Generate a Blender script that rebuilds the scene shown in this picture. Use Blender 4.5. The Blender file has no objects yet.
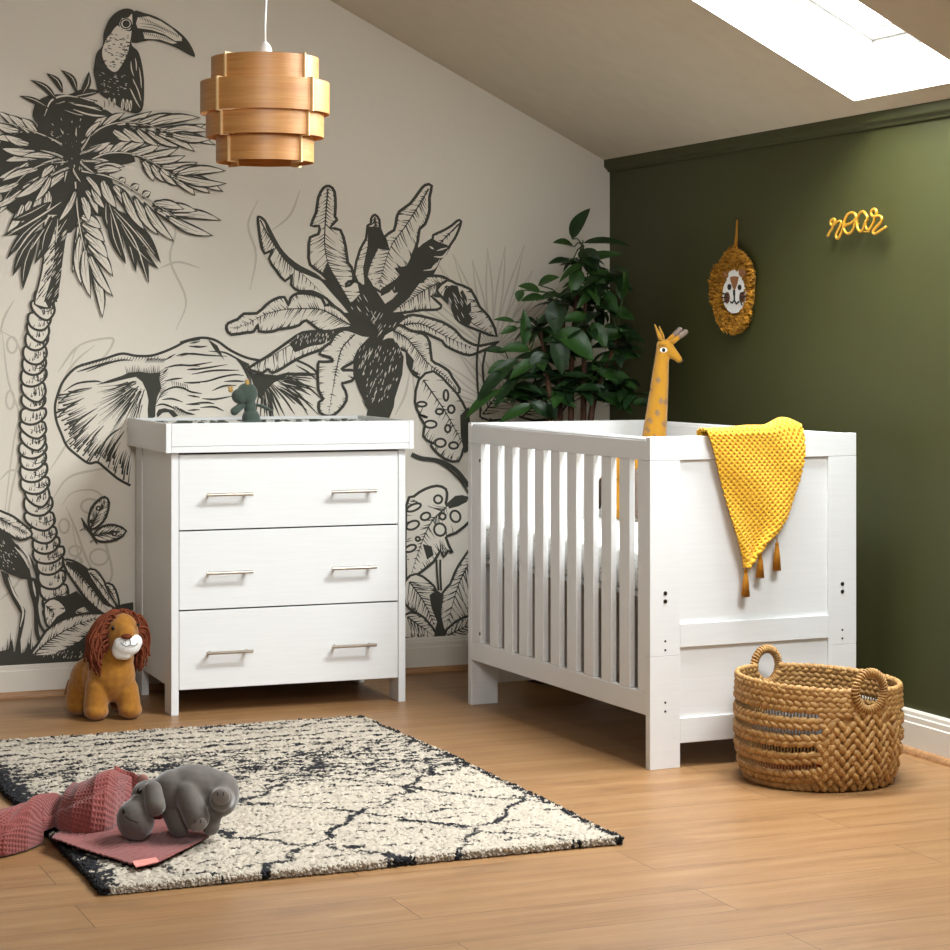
SKY1, FILL_SKY = 66, 41
WORLD_COL, WORLD_S, EXPO = (.95, .98, 1, 1), .07, 0
LAMPS = [('softbox', (.5, .7, 2.5), (1.3, 7.3, .9), (1.2, 1.2), 17, (1, .99, .97), 1.2)]
import bpy, bmesh, math, random
import numpy as np
from mathutils import Vector, Matrix, noise
from mathutils.geometry import tessellate_polygon
PI = math.pi
rnd = random.Random(7)
SC = bpy.context.scene
COL = SC.collection
# ---------------------------------------------------------------- camera model (room axes: +X along the mural wall, +Y towards it)
FPX, YH, AL, CH = 2183.6, 343.6, 1.177, 1.1782
FW = Vector((math.cos(AL), math.sin(AL), 0)); RT = Vector((math.sin(AL), -math.cos(AL), 0))
YM, XG = 7.312, 3.581            # mural wall plane, green wall plane
SL = 0.4929; ZG = 1.8538        # roof slope and its height at the green wall
def ceil_z(x): return ZG + SL * (3.573 - x)
def ray(px, py): return FW + RT * ((px - 475) / FPX) + Vector((0, 0, (YH - py) / FPX))
def on_y(px, py, Y):
    r = ray(px, py); s = Y / r.y; return Vector((r.x * s, Y, CH + r.z * s))
def on_x(px, py, X):
    r = ray(px, py); s = X / r.x; return Vector((X, r.y * s, CH + r.z * s))
def on_z(px, py, Z=0.0):
    r = ray(px, py); s = (Z - CH) / r.z; return Vector((r.x * s, r.y * s, Z))
VIEW_RZ = AL - PI / 2           # a thing turned so faces the way the photo looks
# ---------------------------------------------------------------- materials
def srgb(h):
    h = h.lstrip('#'); c = [int(h[i:i + 2], 16) / 255 for i in (0, 2, 4)]
    return tuple((x / 12.92 if x <= .04045 else ((x + .055) / 1.055) ** 2.4) for x in c) + (1,)
class NT:
    def __init__(s, name):
        s.m = bpy.data.materials.new(name); s.m.use_nodes = True
        s.t = s.m.node_tree; s.b = s.t.nodes['Principled BSDF']; s.L = s.t.links
    def n(s, typ, **kw):
        nd = s.t.nodes.new(typ)
        for k, v in kw.items():
            if k.startswith('i_'):
                nd.inputs[k[2:].replace('_', ' ')].default_value = v
            else: setattr(nd, k, v)
        return nd
    def l(s, a, b): s.L.new(a, b)
    def coord(s, kind='Object', scale=(1, 1, 1)):
        tc = s.n('ShaderNodeTexCoord'); mp = s.n('ShaderNodeMapping'); mp.inputs['Scale'].default_value = scale
        s.l(tc.outputs[kind], mp.inputs['Vector']); return mp.outputs['Vector']
    def noise(s, vec, scale, detail=4, rough=.55):
        nd = s.n('ShaderNodeTexNoise', i_Scale=scale, i_Detail=detail, i_Roughness=rough); s.l(vec, nd.inputs['Vector']); return nd.outputs['Fac']
    def ramp(s, fac, stops):
        r = s.n('ShaderNodeValToRGB'); e = r.color_ramp.elements
        while len(e) < len(stops): e.new(.5)
        for el, (p, c) in zip(e, stops): el.position = p; el.color = c
        s.l(fac, r.inputs['Fac']); return r.outputs['Color']
    def mix(s, fac, a, b, blend='MIX'):
        nd = s.n('ShaderNodeMix', data_type='RGBA', blend_type=blend)
        for sock, v in ((nd.inputs[0], fac), (nd.inputs[6], a), (nd.inputs[7], b)):
            if hasattr(v, 'default_value') or hasattr(v, 'is_linked'): s.l(v, sock)
            else: sock.default_value = v
        return nd.outputs[2]
    def bump(s, h, strength=.3, dist=.002):
        b = s.n('ShaderNodeBump', i_Strength=strength, i_Distance=dist); s.l(h, b.inputs['Height']); s.l(b.outputs['Normal'], s.b.inputs['Normal'])
    def set(s, color=None, rough=None, **kw):
        if color is not None:
            if hasattr(color, 'is_linked'): s.l(color, s.b.inputs['Base Color'])
            else: s.b.inputs['Base Color'].default_value = color
        if rough is not None: s.b.inputs['Roughness'].default_value = rough
        for k, v in kw.items(): s.b.inputs[k.replace('_', ' ')].default_value = v
        return s.m
def plain(name, col, rough=.6, var=.08, scale=30, bump=0, dist=.001, **kw):
    n = NT(name); v = n.coord(); f = n.noise(v, scale)
    c = srgb(col) if isinstance(col, str) else col
    d = tuple(x * (1 - var) for x in c[:3]) + (1,); u = tuple(min(1, x * (1 + var)) for x in c[:3]) + (1,)
    col = n.ramp(f, [(.3, d), (.7, u)])
    if bump: n.bump(f, bump, dist)
    return n.set(col, rough, **kw)
def shift(c, k): return tuple(min(1, x * k) for x in c[:3]) + (1,)
def wood(name, base, dark, scale=(2, 40, 40), rough=.45, bump=.1):
    n = NT(name); v = n.coord('Object', scale); f = n.noise(v, 1.0, 6, .65)
    f2 = n.noise(n.coord('Object', tuple(x * 4 for x in scale)), 1.0, 3)
    c = n.ramp(f, [(.3, srgb(dark)), (.62, srgb(base))]); c = n.mix(.25, c, n.ramp(f2, [(.35, srgb(dark)), (.6, srgb(base))]))
    if bump: n.bump(f, bump, .001)
    return n.set(c, rough)
M = {}
M['paper'] = plain('mural_paper', '#e4ddcf', .85, .03, 260, .15, .0006)
M['ink'] = plain('mural_ink', '#403f37', .85, .10, 220)
M['faint'] = plain('mural_pale_ink', '#c9c2b3', .85, .04, 220)
M['green'] = plain('green_wall_paint', '#3a3b15', .62, .035, 9)
M['ceil'] = plain('ceiling_paint', '#cfc4b0', .9, .03, 14)
M['white_paint'] = plain('skirting_paint', '#dcd5c8', .45, .02, 20)
M['shaft'] = plain('shaft_paint', '#f2f1ee', .8, .01, 20)
M['white'] = None
def white_wood():
    n = NT('white_wood'); v = n.coord('Object', (6, 160, 160)); f = n.noise(v, 1, 3)
    v2 = n.coord('Object', (160, 6, 6)); f2 = n.noise(v2, 1, 3)
    c = n.ramp(f, [(.3, srgb('#e3e4e3')), (.7, srgb('#e7e8e7'))]); n.bump(f, .10, .0004)
    return n.set(c, .42)
M['white'] = white_wood()
M['gap'] = plain('dark_gap', '#2a2622', .9)
M['steel'] = plain('brushed_nickel', '#b9aea0', .28, .05, 60, Metallic=1.0)
M['bolt'] = plain('bolt_metal', '#57534d', .35, .05, 60, Metallic=1.0)
M['black'] = plain('black_matte', '#151310', .5)
M['whitecloth'] = plain('white_cloth', '#efeeea', .9, .03, 300, .2, .001)
def floor_mat():
    n = NT('oak_laminate'); tc = n.n('ShaderNodeTexCoord')
    mp = n.n('ShaderNodeMapping'); mp.inputs['Location'].default_value = (-.983, -3.79 + .191 * 10, 0); n.l(tc.outputs['Object'], mp.inputs['Vector'])
    br = n.n('ShaderNodeTexBrick', offset=.5, offset_frequency=2, squash=1)
    for k, v in (('Scale', 1), ('Mortar Size', .0011), ('Mortar Smooth', .1), ('Bias', 0), ('Brick Width', 1.266), ('Row Height', .191)): br.inputs[k].default_value = v
    br.inputs['Color1'].default_value = (0, 0, 0, 1); br.inputs['Color2'].default_value = (1, 1, 1, 1); br.inputs['Mortar'].default_value = (.5, .5, .5, 1)
    n.l(mp.outputs['Vector'], br.inputs['Vector'])
    # each board gets its own grain: shift the grain coordinates by the board's random value
    add = n.n('ShaderNodeVectorMath', operation='MULTIPLY_ADD'); add.inputs[1].default_value = (7.3, 3.1, 5.7)
    n.l(br.outputs['Color'], add.inputs[0]); n.l(tc.outputs['Object'], add.inputs[2])
    m1 = n.n('ShaderNodeMapping'); m1.inputs['Scale'].default_value = (1.1, 15, 1); n.l(add.outputs[0], m1.inputs['Vector'])
    m2 = n.n('ShaderNodeMapping'); m2.inputs['Scale'].default_value = (5, 130, 1); n.l(add.outputs[0], m2.inputs['Vector'])
    m3 = n.n('ShaderNodeMapping'); m3.inputs['Scale'].default_value = (2.2, 6, 1); n.l(add.outputs[0], m3.inputs['Vector'])
    a = n.noise(m1.outputs['Vector'], 1.6, 6, .62); b = n.noise(m2.outputs['Vector'], 1, 3); k = n.noise(m3.outputs['Vector'], 1.3, 3, .6)
    c = n.ramp(a, [(.28, srgb('#7d5631')), (.5, srgb('#936c43')), (.72, srgb('#a68157'))])
    c = n.mix(.35, c, n.ramp(b, [(.35, srgb('#835c38')), (.65, srgb('#a57f56'))]))
    c = n.mix(n.ramp(k, [(.58, (0, 0, 0, 1)), (.74, (.65, .65, .65, 1))]), c, srgb('#735233'))
    tone = n.ramp(br.outputs['Color'], [(0, (.93, .93, .93, 1)), (1, (1.0, 1.0, 1.0, 1))])
    c = n.mix(1.0, c, tone, 'MULTIPLY')
    c = n.mix(br.outputs['Fac'], c, srgb('#50351d'))
    n.bump(b, .06, .0006)
    return n.set(c, .4)
M['floor'] = floor_mat()
M['beading'] = wood('oak_beading', '#b78a5e', '#7d5631', (3, 60, 60))
# ---------------------------------------------------------------- mesh builder
class MB:
    def __init__(s): s.v = []; s.f = []; s.mi = []; s.uv = None
    def add(s, vs, fs, mi=0):
        o = len(s.v); s.v += [tuple(v) for v in vs]; s.f += [tuple(i + o for i in f) for f in fs]; s.mi += [mi] * len(fs); return s
    def box(s, a, b, mi=0):
        x0, y0, z0 = a; x1, y1, z1 = b
        return s.add([(x0, y0, z0), (x1, y0, z0), (x1, y1, z0), (x0, y1, z0), (x0, y0, z1), (x1, y0, z1), (x1, y1, z1), (x0, y1, z1)],
                     [(0, 3, 2, 1), (4, 5, 6, 7), (0, 1, 5, 4), (1, 2, 6, 5), (2, 3, 7, 6), (3, 0, 4, 7)], mi)
    def prism(s, poly, h0, h1, axes='xy', mi=0):
        def p(a, b, h):
            return {'xy': (a, b, h), 'xz': (a, h, b), 'yz': (h, a, b)}[axes]
        n = len(poly); vs = [p(a, b, h0) for a, b in poly] + [p(a, b, h1) for a, b in poly]
        fs = [(i, (i + 1) % n, n + (i + 1) % n, n + i) for i in range(n)]
        fs += [tuple(range(n - 1, -1, -1)), tuple(range(n, 2 * n))]
        return s.add(vs, fs, mi)
    def tube(s, pts, r, k=8, cap=True, mi=0, closed=False, flat=1.0):
        pts = [Vector(p) for p in pts]; n = len(pts); vs = []; fs = []
        rs = r if hasattr(r, '__len__') else [r] * n
        up = None
        for i, p in enumerate(pts):
            t = (pts[(i + 1) % n] - pts[i - 1]) if closed else (pts[min(i + 1, n - 1)] - pts[max(i - 1, 0)])
            t = t.normalized() if t.length > 1e-9 else Vector((0, 0, 1))
            if up is None:
                up = Vector((0, 0, 1)) if abs(t.z) < .9 else Vector((1, 0, 0))
            up = (up - t * up.dot(t)); up = up.normalized() if up.length > 1e-6 else t.orthogonal().normalized(); w = t.cross(up)
            for j in range(k):
                a = 2 * PI * j / k; vs.append(p + (w * math.cos(a) + up * math.sin(a) * flat) * rs[i])
        m = n if closed else n - 1
        for i in range(m):
            for j in range(k):
                a = i * k + j; b = i * k + (j + 1) % k; i2 = (i + 1) % n
                fs.append((a, b, i2 * k + (j + 1) % k, i2 * k + j))
        if cap and not closed: fs += [tuple(range(k - 1, -1, -1)), tuple((n - 1) * k + j for j in range(k))]
        return s.add(vs, fs, mi)
    def lathe(s, prof, k=32, mi=0, cap0=True, cap1=True):
        vs = []; fs = []; n = len(prof)
        for r, z in prof:
            for j in range(k): a = 2 * PI * j / k; vs.append((r * math.cos(a), r * math.sin(a), z))
        for i in range(n - 1):
            for j in range(k): fs.append((i * k + j, i * k + (j + 1) % k, (i + 1) * k + (j + 1) % k, (i + 1) * k + j))
        if cap0: fs.append(tuple(range(k - 1, -1, -1)))
        if cap1: fs.append(tuple((n - 1) * k + j for j in range(k)))
        return s.add(vs, fs, mi)
    def ell(s, c, r, k=16, m=10, rot=None, mi=0):
        vs = []; fs = []; c = Vector(c)
        R = rot if rot else Matrix.Identity(3)
        for i in range(1, m):
            t = PI * i / m
            for j in range(k):
                a = 2 * PI * j / k; vs.append(c + R @ Vector((r[0] * math.sin(t) * math.cos(a), r[1] * math.sin(t) * math.sin(a), r[2] * math.cos(t))))
        vs.append(c + R @ Vector((0, 0, r[2]))); vs.append(c - R @ Vector((0, 0, r[2]))); T = len(vs) - 2
        for i in range(m - 2):
            for j in range(k): fs.append((i * k + j, (i + 1) * k + j, (i + 1) * k + (j + 1) % k, i * k + (j + 1) % k))
        for j in range(k):
            fs.append((T, j, (j + 1) % k)); fs.append((T + 1, (m - 2) * k + (j + 1) % k, (m - 2) * k + j))
        return s.add(vs, fs, mi)
    def grid(s, P, mi=0, closed_u=False):
        h = len(P); w = len(P[0]); vs = [p for row in P for p in row]; fs = []
        for i in range(h - 1):
            for j in range(w if closed_u else w - 1):
                j2 = (j + 1) % w; fs.append((i * w + j, i * w + j2, (i + 1) * w + j2, (i + 1) * w + j))
        return s.add(vs, fs, mi)
    def build(s, name, mats, parent=None, smooth=False, bevel=0, weld=False, loc=None, rz=0, flip=True):
        me = bpy.data.meshes.new(name); me.from_pydata(s.v, [], s.f)
        mats = mats if isinstance(mats, (list, tuple)) else [mats]
        for m in mats: me.materials.append(m)
        if len(mats) > 1: me.polygons.foreach_set('material_index', s.mi)
        if flip:
            bm = bmesh.new(); bm.from_mesh(me)
            if weld: bmesh.ops.remove_doubles(bm, verts=bm.verts, dist=1e-5)
            bmesh.ops.recalc_face_normals(bm, faces=bm.faces); bm.to_mesh(me); bm.free()
        if smooth: me.polygons.foreach_set('use_smooth', [True] * len(me.polygons))
        me.update()
        o = bpy.data.objects.new(name, me); COL.objects.link(o)
        if parent: o.parent = parent
        if loc is not None: o.location = loc
        o.rotation_euler.z = rz
        if bevel:
            b = o.modifiers.new('bevel', 'BEVEL'); b.width = bevel; b.segments = 2; b.limit_method = 'ANGLE'
        return o
def thing(name, label, cat, loc=(0, 0, 0), rz=0, group=None):
    o = bpy.data.objects.new(name, None); COL.objects.link(o); o.location = loc; o.rotation_euler = (0, 0, rz)
    o.empty_display_size = .05; o['label'] = label; o['category'] = cat
    if group: o['group'] = group
    return o
def tag(o, label, cat, group=None):
    o['label'] = label; o['category'] = cat
    if group: o['group'] = group
    return o
def struct(o): o['kind'] = 'structure'; return o
def copy_part(o, parent, offset=(0, 0, 0)):
    c = o.copy(); COL.objects.link(c); c.parent = parent; c.location = Vector(o.location) + Vector(offset); return c
def remesh(o, vox=.004, it=5, fac=.5):
    r = o.modifiers.new('skin', 'REMESH'); r.mode = 'VOXEL'; r.voxel_size = vox; r.use_smooth_shade = True
    if it:
        sm = o.modifiers.new('soft', 'SMOOTH'); sm.iterations = it; sm.factor = fac
    return o
def rot_to(d):
    return Vector((0, 0, 1)).rotation_difference(Vector(d)).to_matrix()
def capsule(mb, a, b, r0, r1=None, n=7, k=14, mi=0):
    """a closed limb from a to b with a radius that runs r0 -> r1"""
    r1 = r0 if r1 is None else r1; a = Vector(a); b = Vector(b)
    mb.ell(a, (r0,) * 3, k, 10, mi=mi); mb.ell(b, (r1,) * 3, k, 10, mi=mi)
    mb.tube([a.lerp(b, i / n) for i in range(n + 1)], [r0 + (r1 - r0) * i / n for i in range(n + 1)], k, mi=mi)
def crom(pts, n=6, closed=False):
    """Catmull-Rom through the points (2-D or 3-D tuples)"""
    P = [np.array(p, float) for p in pts]; m = len(P); out = []
    rng = range(m) if closed else range(m - 1)
    for i in rng:
        p0 = P[(i - 1) % m] if closed or i > 0 else P[0] * 2 - P[1]; p1 = P[i]; p2 = P[(i + 1) % m]
        p3 = P[(i + 2) % m] if closed or i + 2 < m else P[-1] * 2 - P[-2]
        for j in range(n):
            t = j / n
            out.append(.5 * ((2 * p1) + (p2 - p0) * t + (2 * p0 - 5 * p1 + 4 * p2 - p3) * t * t + (3 * p1 - p0 - 3 * p2 + p3) * t ** 3))
    if not closed: out.append(P[-1])
    return out
# ================================================================ room shell
X0, Y0 = -2.6, -1.6                   # how far the room is built behind and beside the viewpoint
mb = MB(); mb.box((X0, Y0, -.05), (XG + .1, YM + .1, 0)); struct(mb.build('floor', M['floor']))
# roof slope with two openings for roof windows (the second, nearer and unseen, is added to light the cot end)
RN = Vector((SL, 0, 1)).normalized()           # outward
def roof(x, y, d=0): return Vector((x, y, ceil_z(x))) + RN * d
OP = [(2.42, 3.497, 4.90, 5.508), (2.42, 3.497, 3.62, 4.38)]
mb = MB()
xs = [X0, OP[0][0], OP[0][1], XG + .1]; ys = sorted([Y0, YM + .1] + [v for o in OP for v in o[2:]])
for i in range(len(xs) - 1):
    for j in range(len(ys) - 1):
        cx = (xs[i] + xs[i + 1]) / 2; cy = (ys[j] + ys[j + 1]) / 2
        if any(o[0] < cx < o[1] and o[2] < cy < o[3] for o in OP): continue
        a = [roof(xs[i], ys[j]), roof(xs[i + 1], ys[j]), roof(xs[i + 1], ys[j + 1]), roof(xs[i], ys[j + 1])]
        b = [p + RN * .06 for p in a]
        mb.add(a + b, [(0, 1, 2, 3), (7, 6, 5, 4), (0, 4, 5, 1), (1, 5, 6, 2), (2, 6, 7, 3), (3, 7, 4, 0)])
struct(mb.build('ceiling', M['ceil']))
def emit_mat(name, col, s):
    m = bpy.data.materials.new(name); m.use_nodes = True; t = m.node_tree; t.nodes.clear()
    e = t.nodes.new('ShaderNodeEmission'); o = t.nodes.new('ShaderNodeOutputMaterial'); e.inputs[0].default_value = col; e.inputs[1].default_value = s
    t.links.new(e.outputs[0], o.inputs[0]); return m
DEP = .165
M['frame'] = plain('window_frame_paint', '#c9c7c2', .4, .01)
for w, (xa, xb, ya, yb) in enumerate(OP):
    t = struct(bpy.data.objects.new('window_%d' % (w + 1), None)); COL.objects.link(t); t.location = roof((xa + xb) / 2, (ya + yb) / 2)  # the second window is made up, put in for its light
    def W(x, y, d): return roof(x, y, d) - Vector(t.location)
    mb = MB()   # plastered shaft
    e_ = .002; q = [(xa + e_, ya + e_), (xb - e_, ya + e_), (xb - e_, yb - e_), (xa + e_, yb - e_)]
    for i in range(4):
        (x1, y1), (x2, y2) = q[i], q[(i + 1) % 4]
        mb.add([W(x1, y1, .0005), W(x2, y2, .0005), W(x2, y2, DEP + .09), W(x1, y1, DEP + .09)], [(0, 1, 2, 3)])
    mb.build('window_shaft', M['shaft'], t)
    def ringf(m, d0, d1, name, mat):
        r = MB(); o = [(xa, ya), (xb, ya), (xb, yb), (xa, yb)]; n_ = [(xa + m[1], ya + m[1]), (xb - m[1], ya + m[1]), (xb - m[1], yb - m[1]), (xa + m[1], yb - m[1])]
        o = [(xa + m[0], ya + m[0]), (xb - m[0], ya + m[0]), (xb - m[0], yb - m[0]), (xa + m[0], yb - m[0])]
        vs = [W(*p, d0) for p in o] + [W(*p, d0) for p in n_] + [W(*p, d1) for p in o] + [W(*p, d1) for p in n_]
        fs = []
        for i in range(4):
            j = (i + 1) % 4; fs += [(i, j, 4 + j, 4 + i), (8 + i, 8 + j, 12 + j, 12 + i), (i, j, 8 + j, 8 + i), (4 + i, 4 + j, 12 + j, 12 + i)]
        r.add(vs, fs); return r.build(name, mat, t)
    ringf((0, .035), DEP, DEP + .03, 'window_frame', M['frame'])
    ringf((.04, .09), DEP + .012, DEP + .05, 'window_sash', M['frame'])
    g = MB(); g.add([W(xa + .03, ya + .03, DEP + .004), W(xa + .05, ya + .03, DEP + .004), W(xa + .05, yb - .03, DEP + .004), W(xa + .03, yb - .03, DEP + .004)], [(0, 1, 2, 3)])
    p = MB(); a, b, c, d = xa + .085, xb - .085, ya + .085, yb - .085
    p.add([W(a, c, DEP + .04), W(b, c, DEP + .04), W(b, d, DEP + .04), W(a, d, DEP + .04)], [(0, 1, 2, 3)])
    p.build('window_pane', emit_mat('bright_sky_pane_%d' % w, (.93, .975, 1, 1), (SKY1, FILL_SKY)[w]), t)  # the second pane is an added fill light, out of view
    # dark bar standing in for the sash's shadow gap and handle, inside the glass
    yq = yb - .193
    def bar(x1, x2, y1, y2, name):
        m_ = MB(); vs = [W(x, y, d_) for d_ in (DEP - .002, DEP + .003) for x, y in ((x1, y1), (x2, y1), (x2, y2), (x1, y2))]
        m_.add(vs, [(0, 3, 2, 1), (4, 5, 6, 7), (0, 1, 5, 4), (1, 2, 6, 5), (2, 3, 7, 6), (3, 0, 4, 7)]); return m_.build(name, M['bolt'], t)
    bar(xa + .09, xb - .102, yq - .004, yq + .004, 'opening_bar'); bar(xb - .102, xb - .094, yq - .06, yq + .004, 'window_catch')
# skirting boards with a moulded top, oak beading along the floor, green cornice
SK = [(0, 0), (.018, 0), (.018, .088), (.0145, .091), (.0145, .106), (.011, .109), (.010, .119), (.006, .125), (0, .125)]
mb = MB(); mb.prism([(YM - a, b) for a, b in SK], X0, XG - .0001, 'yz'); struct(mb.build('baseboard_back', M['white_paint']))
mb = MB(); mb.prism([(XG - a, b) for a, b in SK], Y0, YM - .0181, 'xz'); struct(mb.build('baseboard_right', M['white_paint']))
QR = [(0, 0)] + [(.014 * math.cos(a), .02 * math.sin(a)) for a in [i * PI / 2 / 5 for i in range(6)]]
mb = MB(); mb.prism([(YM - .0182 - a, b) for a, b in QR], X0, XG - .033, 'yz'); struct(mb.build('trim_1', M['beading']))
mb = MB(); mb.prism([(XG - .0182 - a, b) for a, b in QR], Y0, YM - .0185, 'xz'); struct(mb.build('trim_2', M['beading']))
CZ = ceil_z(XG)
mb = MB(); mb.prism([(XG, CZ - .034), (XG - .008, CZ - .034), (XG - .012, CZ - .026), (XG - .022, CZ - .018), (XG - .024, CZ - .012), (XG - .024, CZ + SL * .024 - .0005), (XG, CZ - .0005)], Y0, YM - .0005, 'xz')
struct(mb.build('trim_3', M['green']))
mb = MB(); mb.box((XG, Y0, 0), (XG + .1, YM + .1, CZ + .02)); struct(mb.build('wall_right', M['green']))
# ================================================================ mural wall: paper with a printed jungle drawing, one mesh
MU = MB(); mr = random.Random(11)
LAYER = [1]; CNT = [0]
TF = [0, 0, 1]
def Z(ox, oy, s): TF[:] = [ox, oy, s]
def px(p): return (TF[0] + p[0] / TF[2], TF[1] + p[1] / TF[2])
def wall_pts(pts):
    CNT[0] += 1; d = .0003 + CNT[0] * 2.4e-6; out = []
    for x, y in pts:
        q = on_y(x, y, YM); out.append((q.x, YM - d, q.z))
    return out
MI = {'ink': 1, 'paper': 0, 'faint': 2}
def poly(pts, mat='ink', raw=False):
    pts = [tuple(p) for p in pts]
    if not raw: pts = [px(p) for p in pts]
    tri = tessellate_polygon([[Vector((x, y, 0)) for x, y in pts]])
    MU.add(wall_pts(pts), [tuple(t) for t in tri], MI[mat])
def stroke(pts, w=2.0, taper='both', mat='ink', raw=False, n=5, closed=False):
    """ribbon along the points; w is the width in photo pixels"""
    if not raw: pts = [px(p) for p in pts]
    C = crom(pts, n, closed) if len(pts) > 2 or closed else [np.array(pts[0]), (np.array(pts[0]) + np.array(pts[1])) / 2, np.array(pts[1])]
    m = len(C); L = []; R = []
    for i, p in enumerate(C):
        a = C[(i - 1) % m] if closed else C[max(i - 1, 0)]; b = C[(i + 1) % m] if closed else C[min(i + 1, m - 1)]
        t = b - a; l = math.hypot(*t) or 1; nx, ny = -t[1] / l, t[0] / l; u = i / max(1, m - 1)
        k = 1 if closed or taper == 'none' else (max(.12, math.sin(PI * u)) ** .6 if taper == 'both' else max(.1, 1 - u) ** .7 if taper == 'end' else 1)
        h = w * k / 2; L.append((p[0] + nx * h, p[1] + ny * h)); R.append((p[0] - nx * h, p[1] - ny * h))
    fs = [(i, (i + 1) % m, m + (i + 1) % m, m + i) for i in range(m if closed else m - 1)]
    MU.add(wall_pts(L + R), fs, MI[mat])
def inside(p, pts):
    x, y = p; c = False; j = len(pts) - 1
    for i in range(len(pts)):
        xi, yi = pts[i]; xj, yj = pts[j]
        if (yi > y) != (yj > y) and x < (xj - xi) * (y - yi) / (yj - yi) + xi: c = not c
        j = i
    return c
def up(): LAYER[0] += 1
def ellipse(c, rx, ry, mat='ink', rot=0, k=18, ring=0):
    cx, cy = px(c); rx /= TF[2]; ry /= TF[2]; co, si = math.cos(rot), math.sin(rot)
    E = [(cx + co * rx * math.cos(a) - si * ry * math.sin(a), cy + si * rx * math.cos(a) + co * ry * math.sin(a)) for a in [2 * PI * i / k for i in range(k)]]
    if ring: stroke(E, ring, 'none', mat, True, 2, True)
    else: poly(E, mat, True)
def leafshape(outline, midrib=None, w=2.6, hatch=14, ang=55, frac=(.25, .6), edge=True, dark=None, fill='paper', hw=.9, mid_w=1.6, sides=(1, -1), edge_n=None):
    """filled shape with a brush outline, optional midrib and hatching that runs off the midrib and in from the edge"""
    O = [px(p) for p in outline]
    up(); poly(O, fill, True); up()
    if dark:
        for d in dark: poly(d)
    stroke(O, w, 'none', 'ink', True, 2, True)
    if midrib is None: return
    hatch = int(hatch * 1.9)
    Mr = crom([px(p) for p in midrib], 8); stroke([px(p) for p in midrib], mid_w, 'end', 'ink', True)
    for k in range(hatch):
        u = (k + mr.random()) / hatch; i = min(int(u * (len(Mr) - 2)), len(Mr) - 2); p = Mr[i]; t = Mr[i + 1] - Mr[i]
        l = math.hypot(*t) or 1; t = t / l
        for s in sides:
            a = math.radians(ang + mr.uniform(-8, 8)) * s; d = np.array([t[0] * math.cos(a) - t[1] * math.sin(a), t[0] * math.sin(a) + t[1] * math.cos(a)])
            L = 0
            while L < 90 and inside(p + d * (L + 1.5), O): L += 1.5
            if L < 4: continue
            f = mr.uniform(frac[0], frac[1]) * 1.1
            if mr.random() < .75: stroke([p + d * .3, p + d * L * f * .5 + t * .4, p + d * L * f], hw * mr.uniform(.8, 1.6), 'end', 'ink', True, 2)
            if edge and mr.random() < .75:
                g = mr.uniform(.12, .4); stroke([p + d * L, p + d * L * (1 - g * .5) - t * .3, p + d * L * (1 - g)], hw * mr.uniform(.8, 1.5), 'end', 'ink', True, 2)
def leaflet(b, t, w, bend=0, dark=False, ow=1.85, vein=True):
    """one pointed palm leaflet from base b to tip t (photo pixels)"""
    b = np.array(b, float); t = np.array(t, float); d = t - b; L = math.hypot(*d); n = np.array([-d[1], d[0]]) / L
    us = [0, .12, .3, .5, .68, .84, 1]; pr = [.12, .55, .95, 1, .82, .45, 0]
    c = [b + d * u + n * bend * L * math.sin(PI * u) for u in us]
    A = [c[i] + n * w * pr[i] / 2 for i in range(7)]; B = [c[i] - n * w * pr[i] / 2 for i in range(6, -1, -1)]
    O = crom(A, 2) + crom(B, 2)
    poly(O, 'ink', True)
    return c, n, w, pr, dark, ow, vein
def leaflets(lst):
    for a in lst:
        c, n, w, pr, dark, ow, vein = leaflet(*a)
        if dark:
            stroke([c[1] + n * w * .12, c[3] + n * w * .15, c[5] + n * w * .06], .8, 'both', 'paper', True, 2); continue
        k = max(.15, 1 - 2 * ow / max(w, .1))
        ii = [1, 2, 3, 4, 5]
        A = [c[i] + n * w * pr[i] / 2 * k for i in ii]; B = [c[i] - n * w * pr[i] / 2 * k for i in ii[::-1]]
        poly([c[0] * .5 + c[1] * .5] + A + [c[5] * .35 + c[6] * .65] + B, 'paper', True)
        if vein:
            stroke([c[0], c[2], c[4]], 1.0, 'end', 'ink', True, 2); stroke([c[0] + n * w * .2, c[2] + n * w * .3, c[3] + n * w * .2], 1.1, 'end', 'ink', True, 2)
            for q in range(3):
                s = mr.choice((1, -1)); stroke([c[1] + n * w * .2 * s, c[2] + n * w * .25 * s, c[3] + n * w * .12 * s], .8, 'end', 'ink', True, 2)
def frond(sp, n, ln, a0=50, a1=22, w=6, sides=(1, -1), dark=False, bend=.08, spw=2.4, u0=.06, tip=True, light_sp=True):
    S = crom([px(p) for p in sp], 10); lst = []
    for k in range(n):
        u = u0 + (1 - u0) * (k + .3) / n; i = min(int(u * (len(S) - 1)), len(S) - 2); t = S[i + 1] - S[i]; t = t / (math.hypot(*t) or 1)
        for s in sides:
            a = math.radians(a0 + (a1 - a0) * u + mr.uniform(-5, 5)) * s
            d = np.array([t[0] * math.cos(a) - t[1] * math.sin(a), t[0] * math.sin(a) + t[1] * math.cos(a)])
            d = d + np.array([0, .12]); d /= math.hypot(*d)
            l = ln(u) * mr.uniform(.88, 1.1); lst.append((S[i], S[i] + d * l, w * mr.uniform(.85, 1.15) * (1.05 - .35 * u), -bend * s, dark))
    if tip: t = S[-1] - S[-4]; t = t / (math.hypot(*t) or 1); lst.append((S[-2], S[-2] + t * ln(1) * 1.1, w * .8, 0, dark))
    leaflets(lst); up(); stroke([px(p) for p in sp], spw, 'end', 'ink', True); up()
    if light_sp: stroke([px(p) for p in sp], spw * .5, 'end', 'paper', True)
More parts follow.
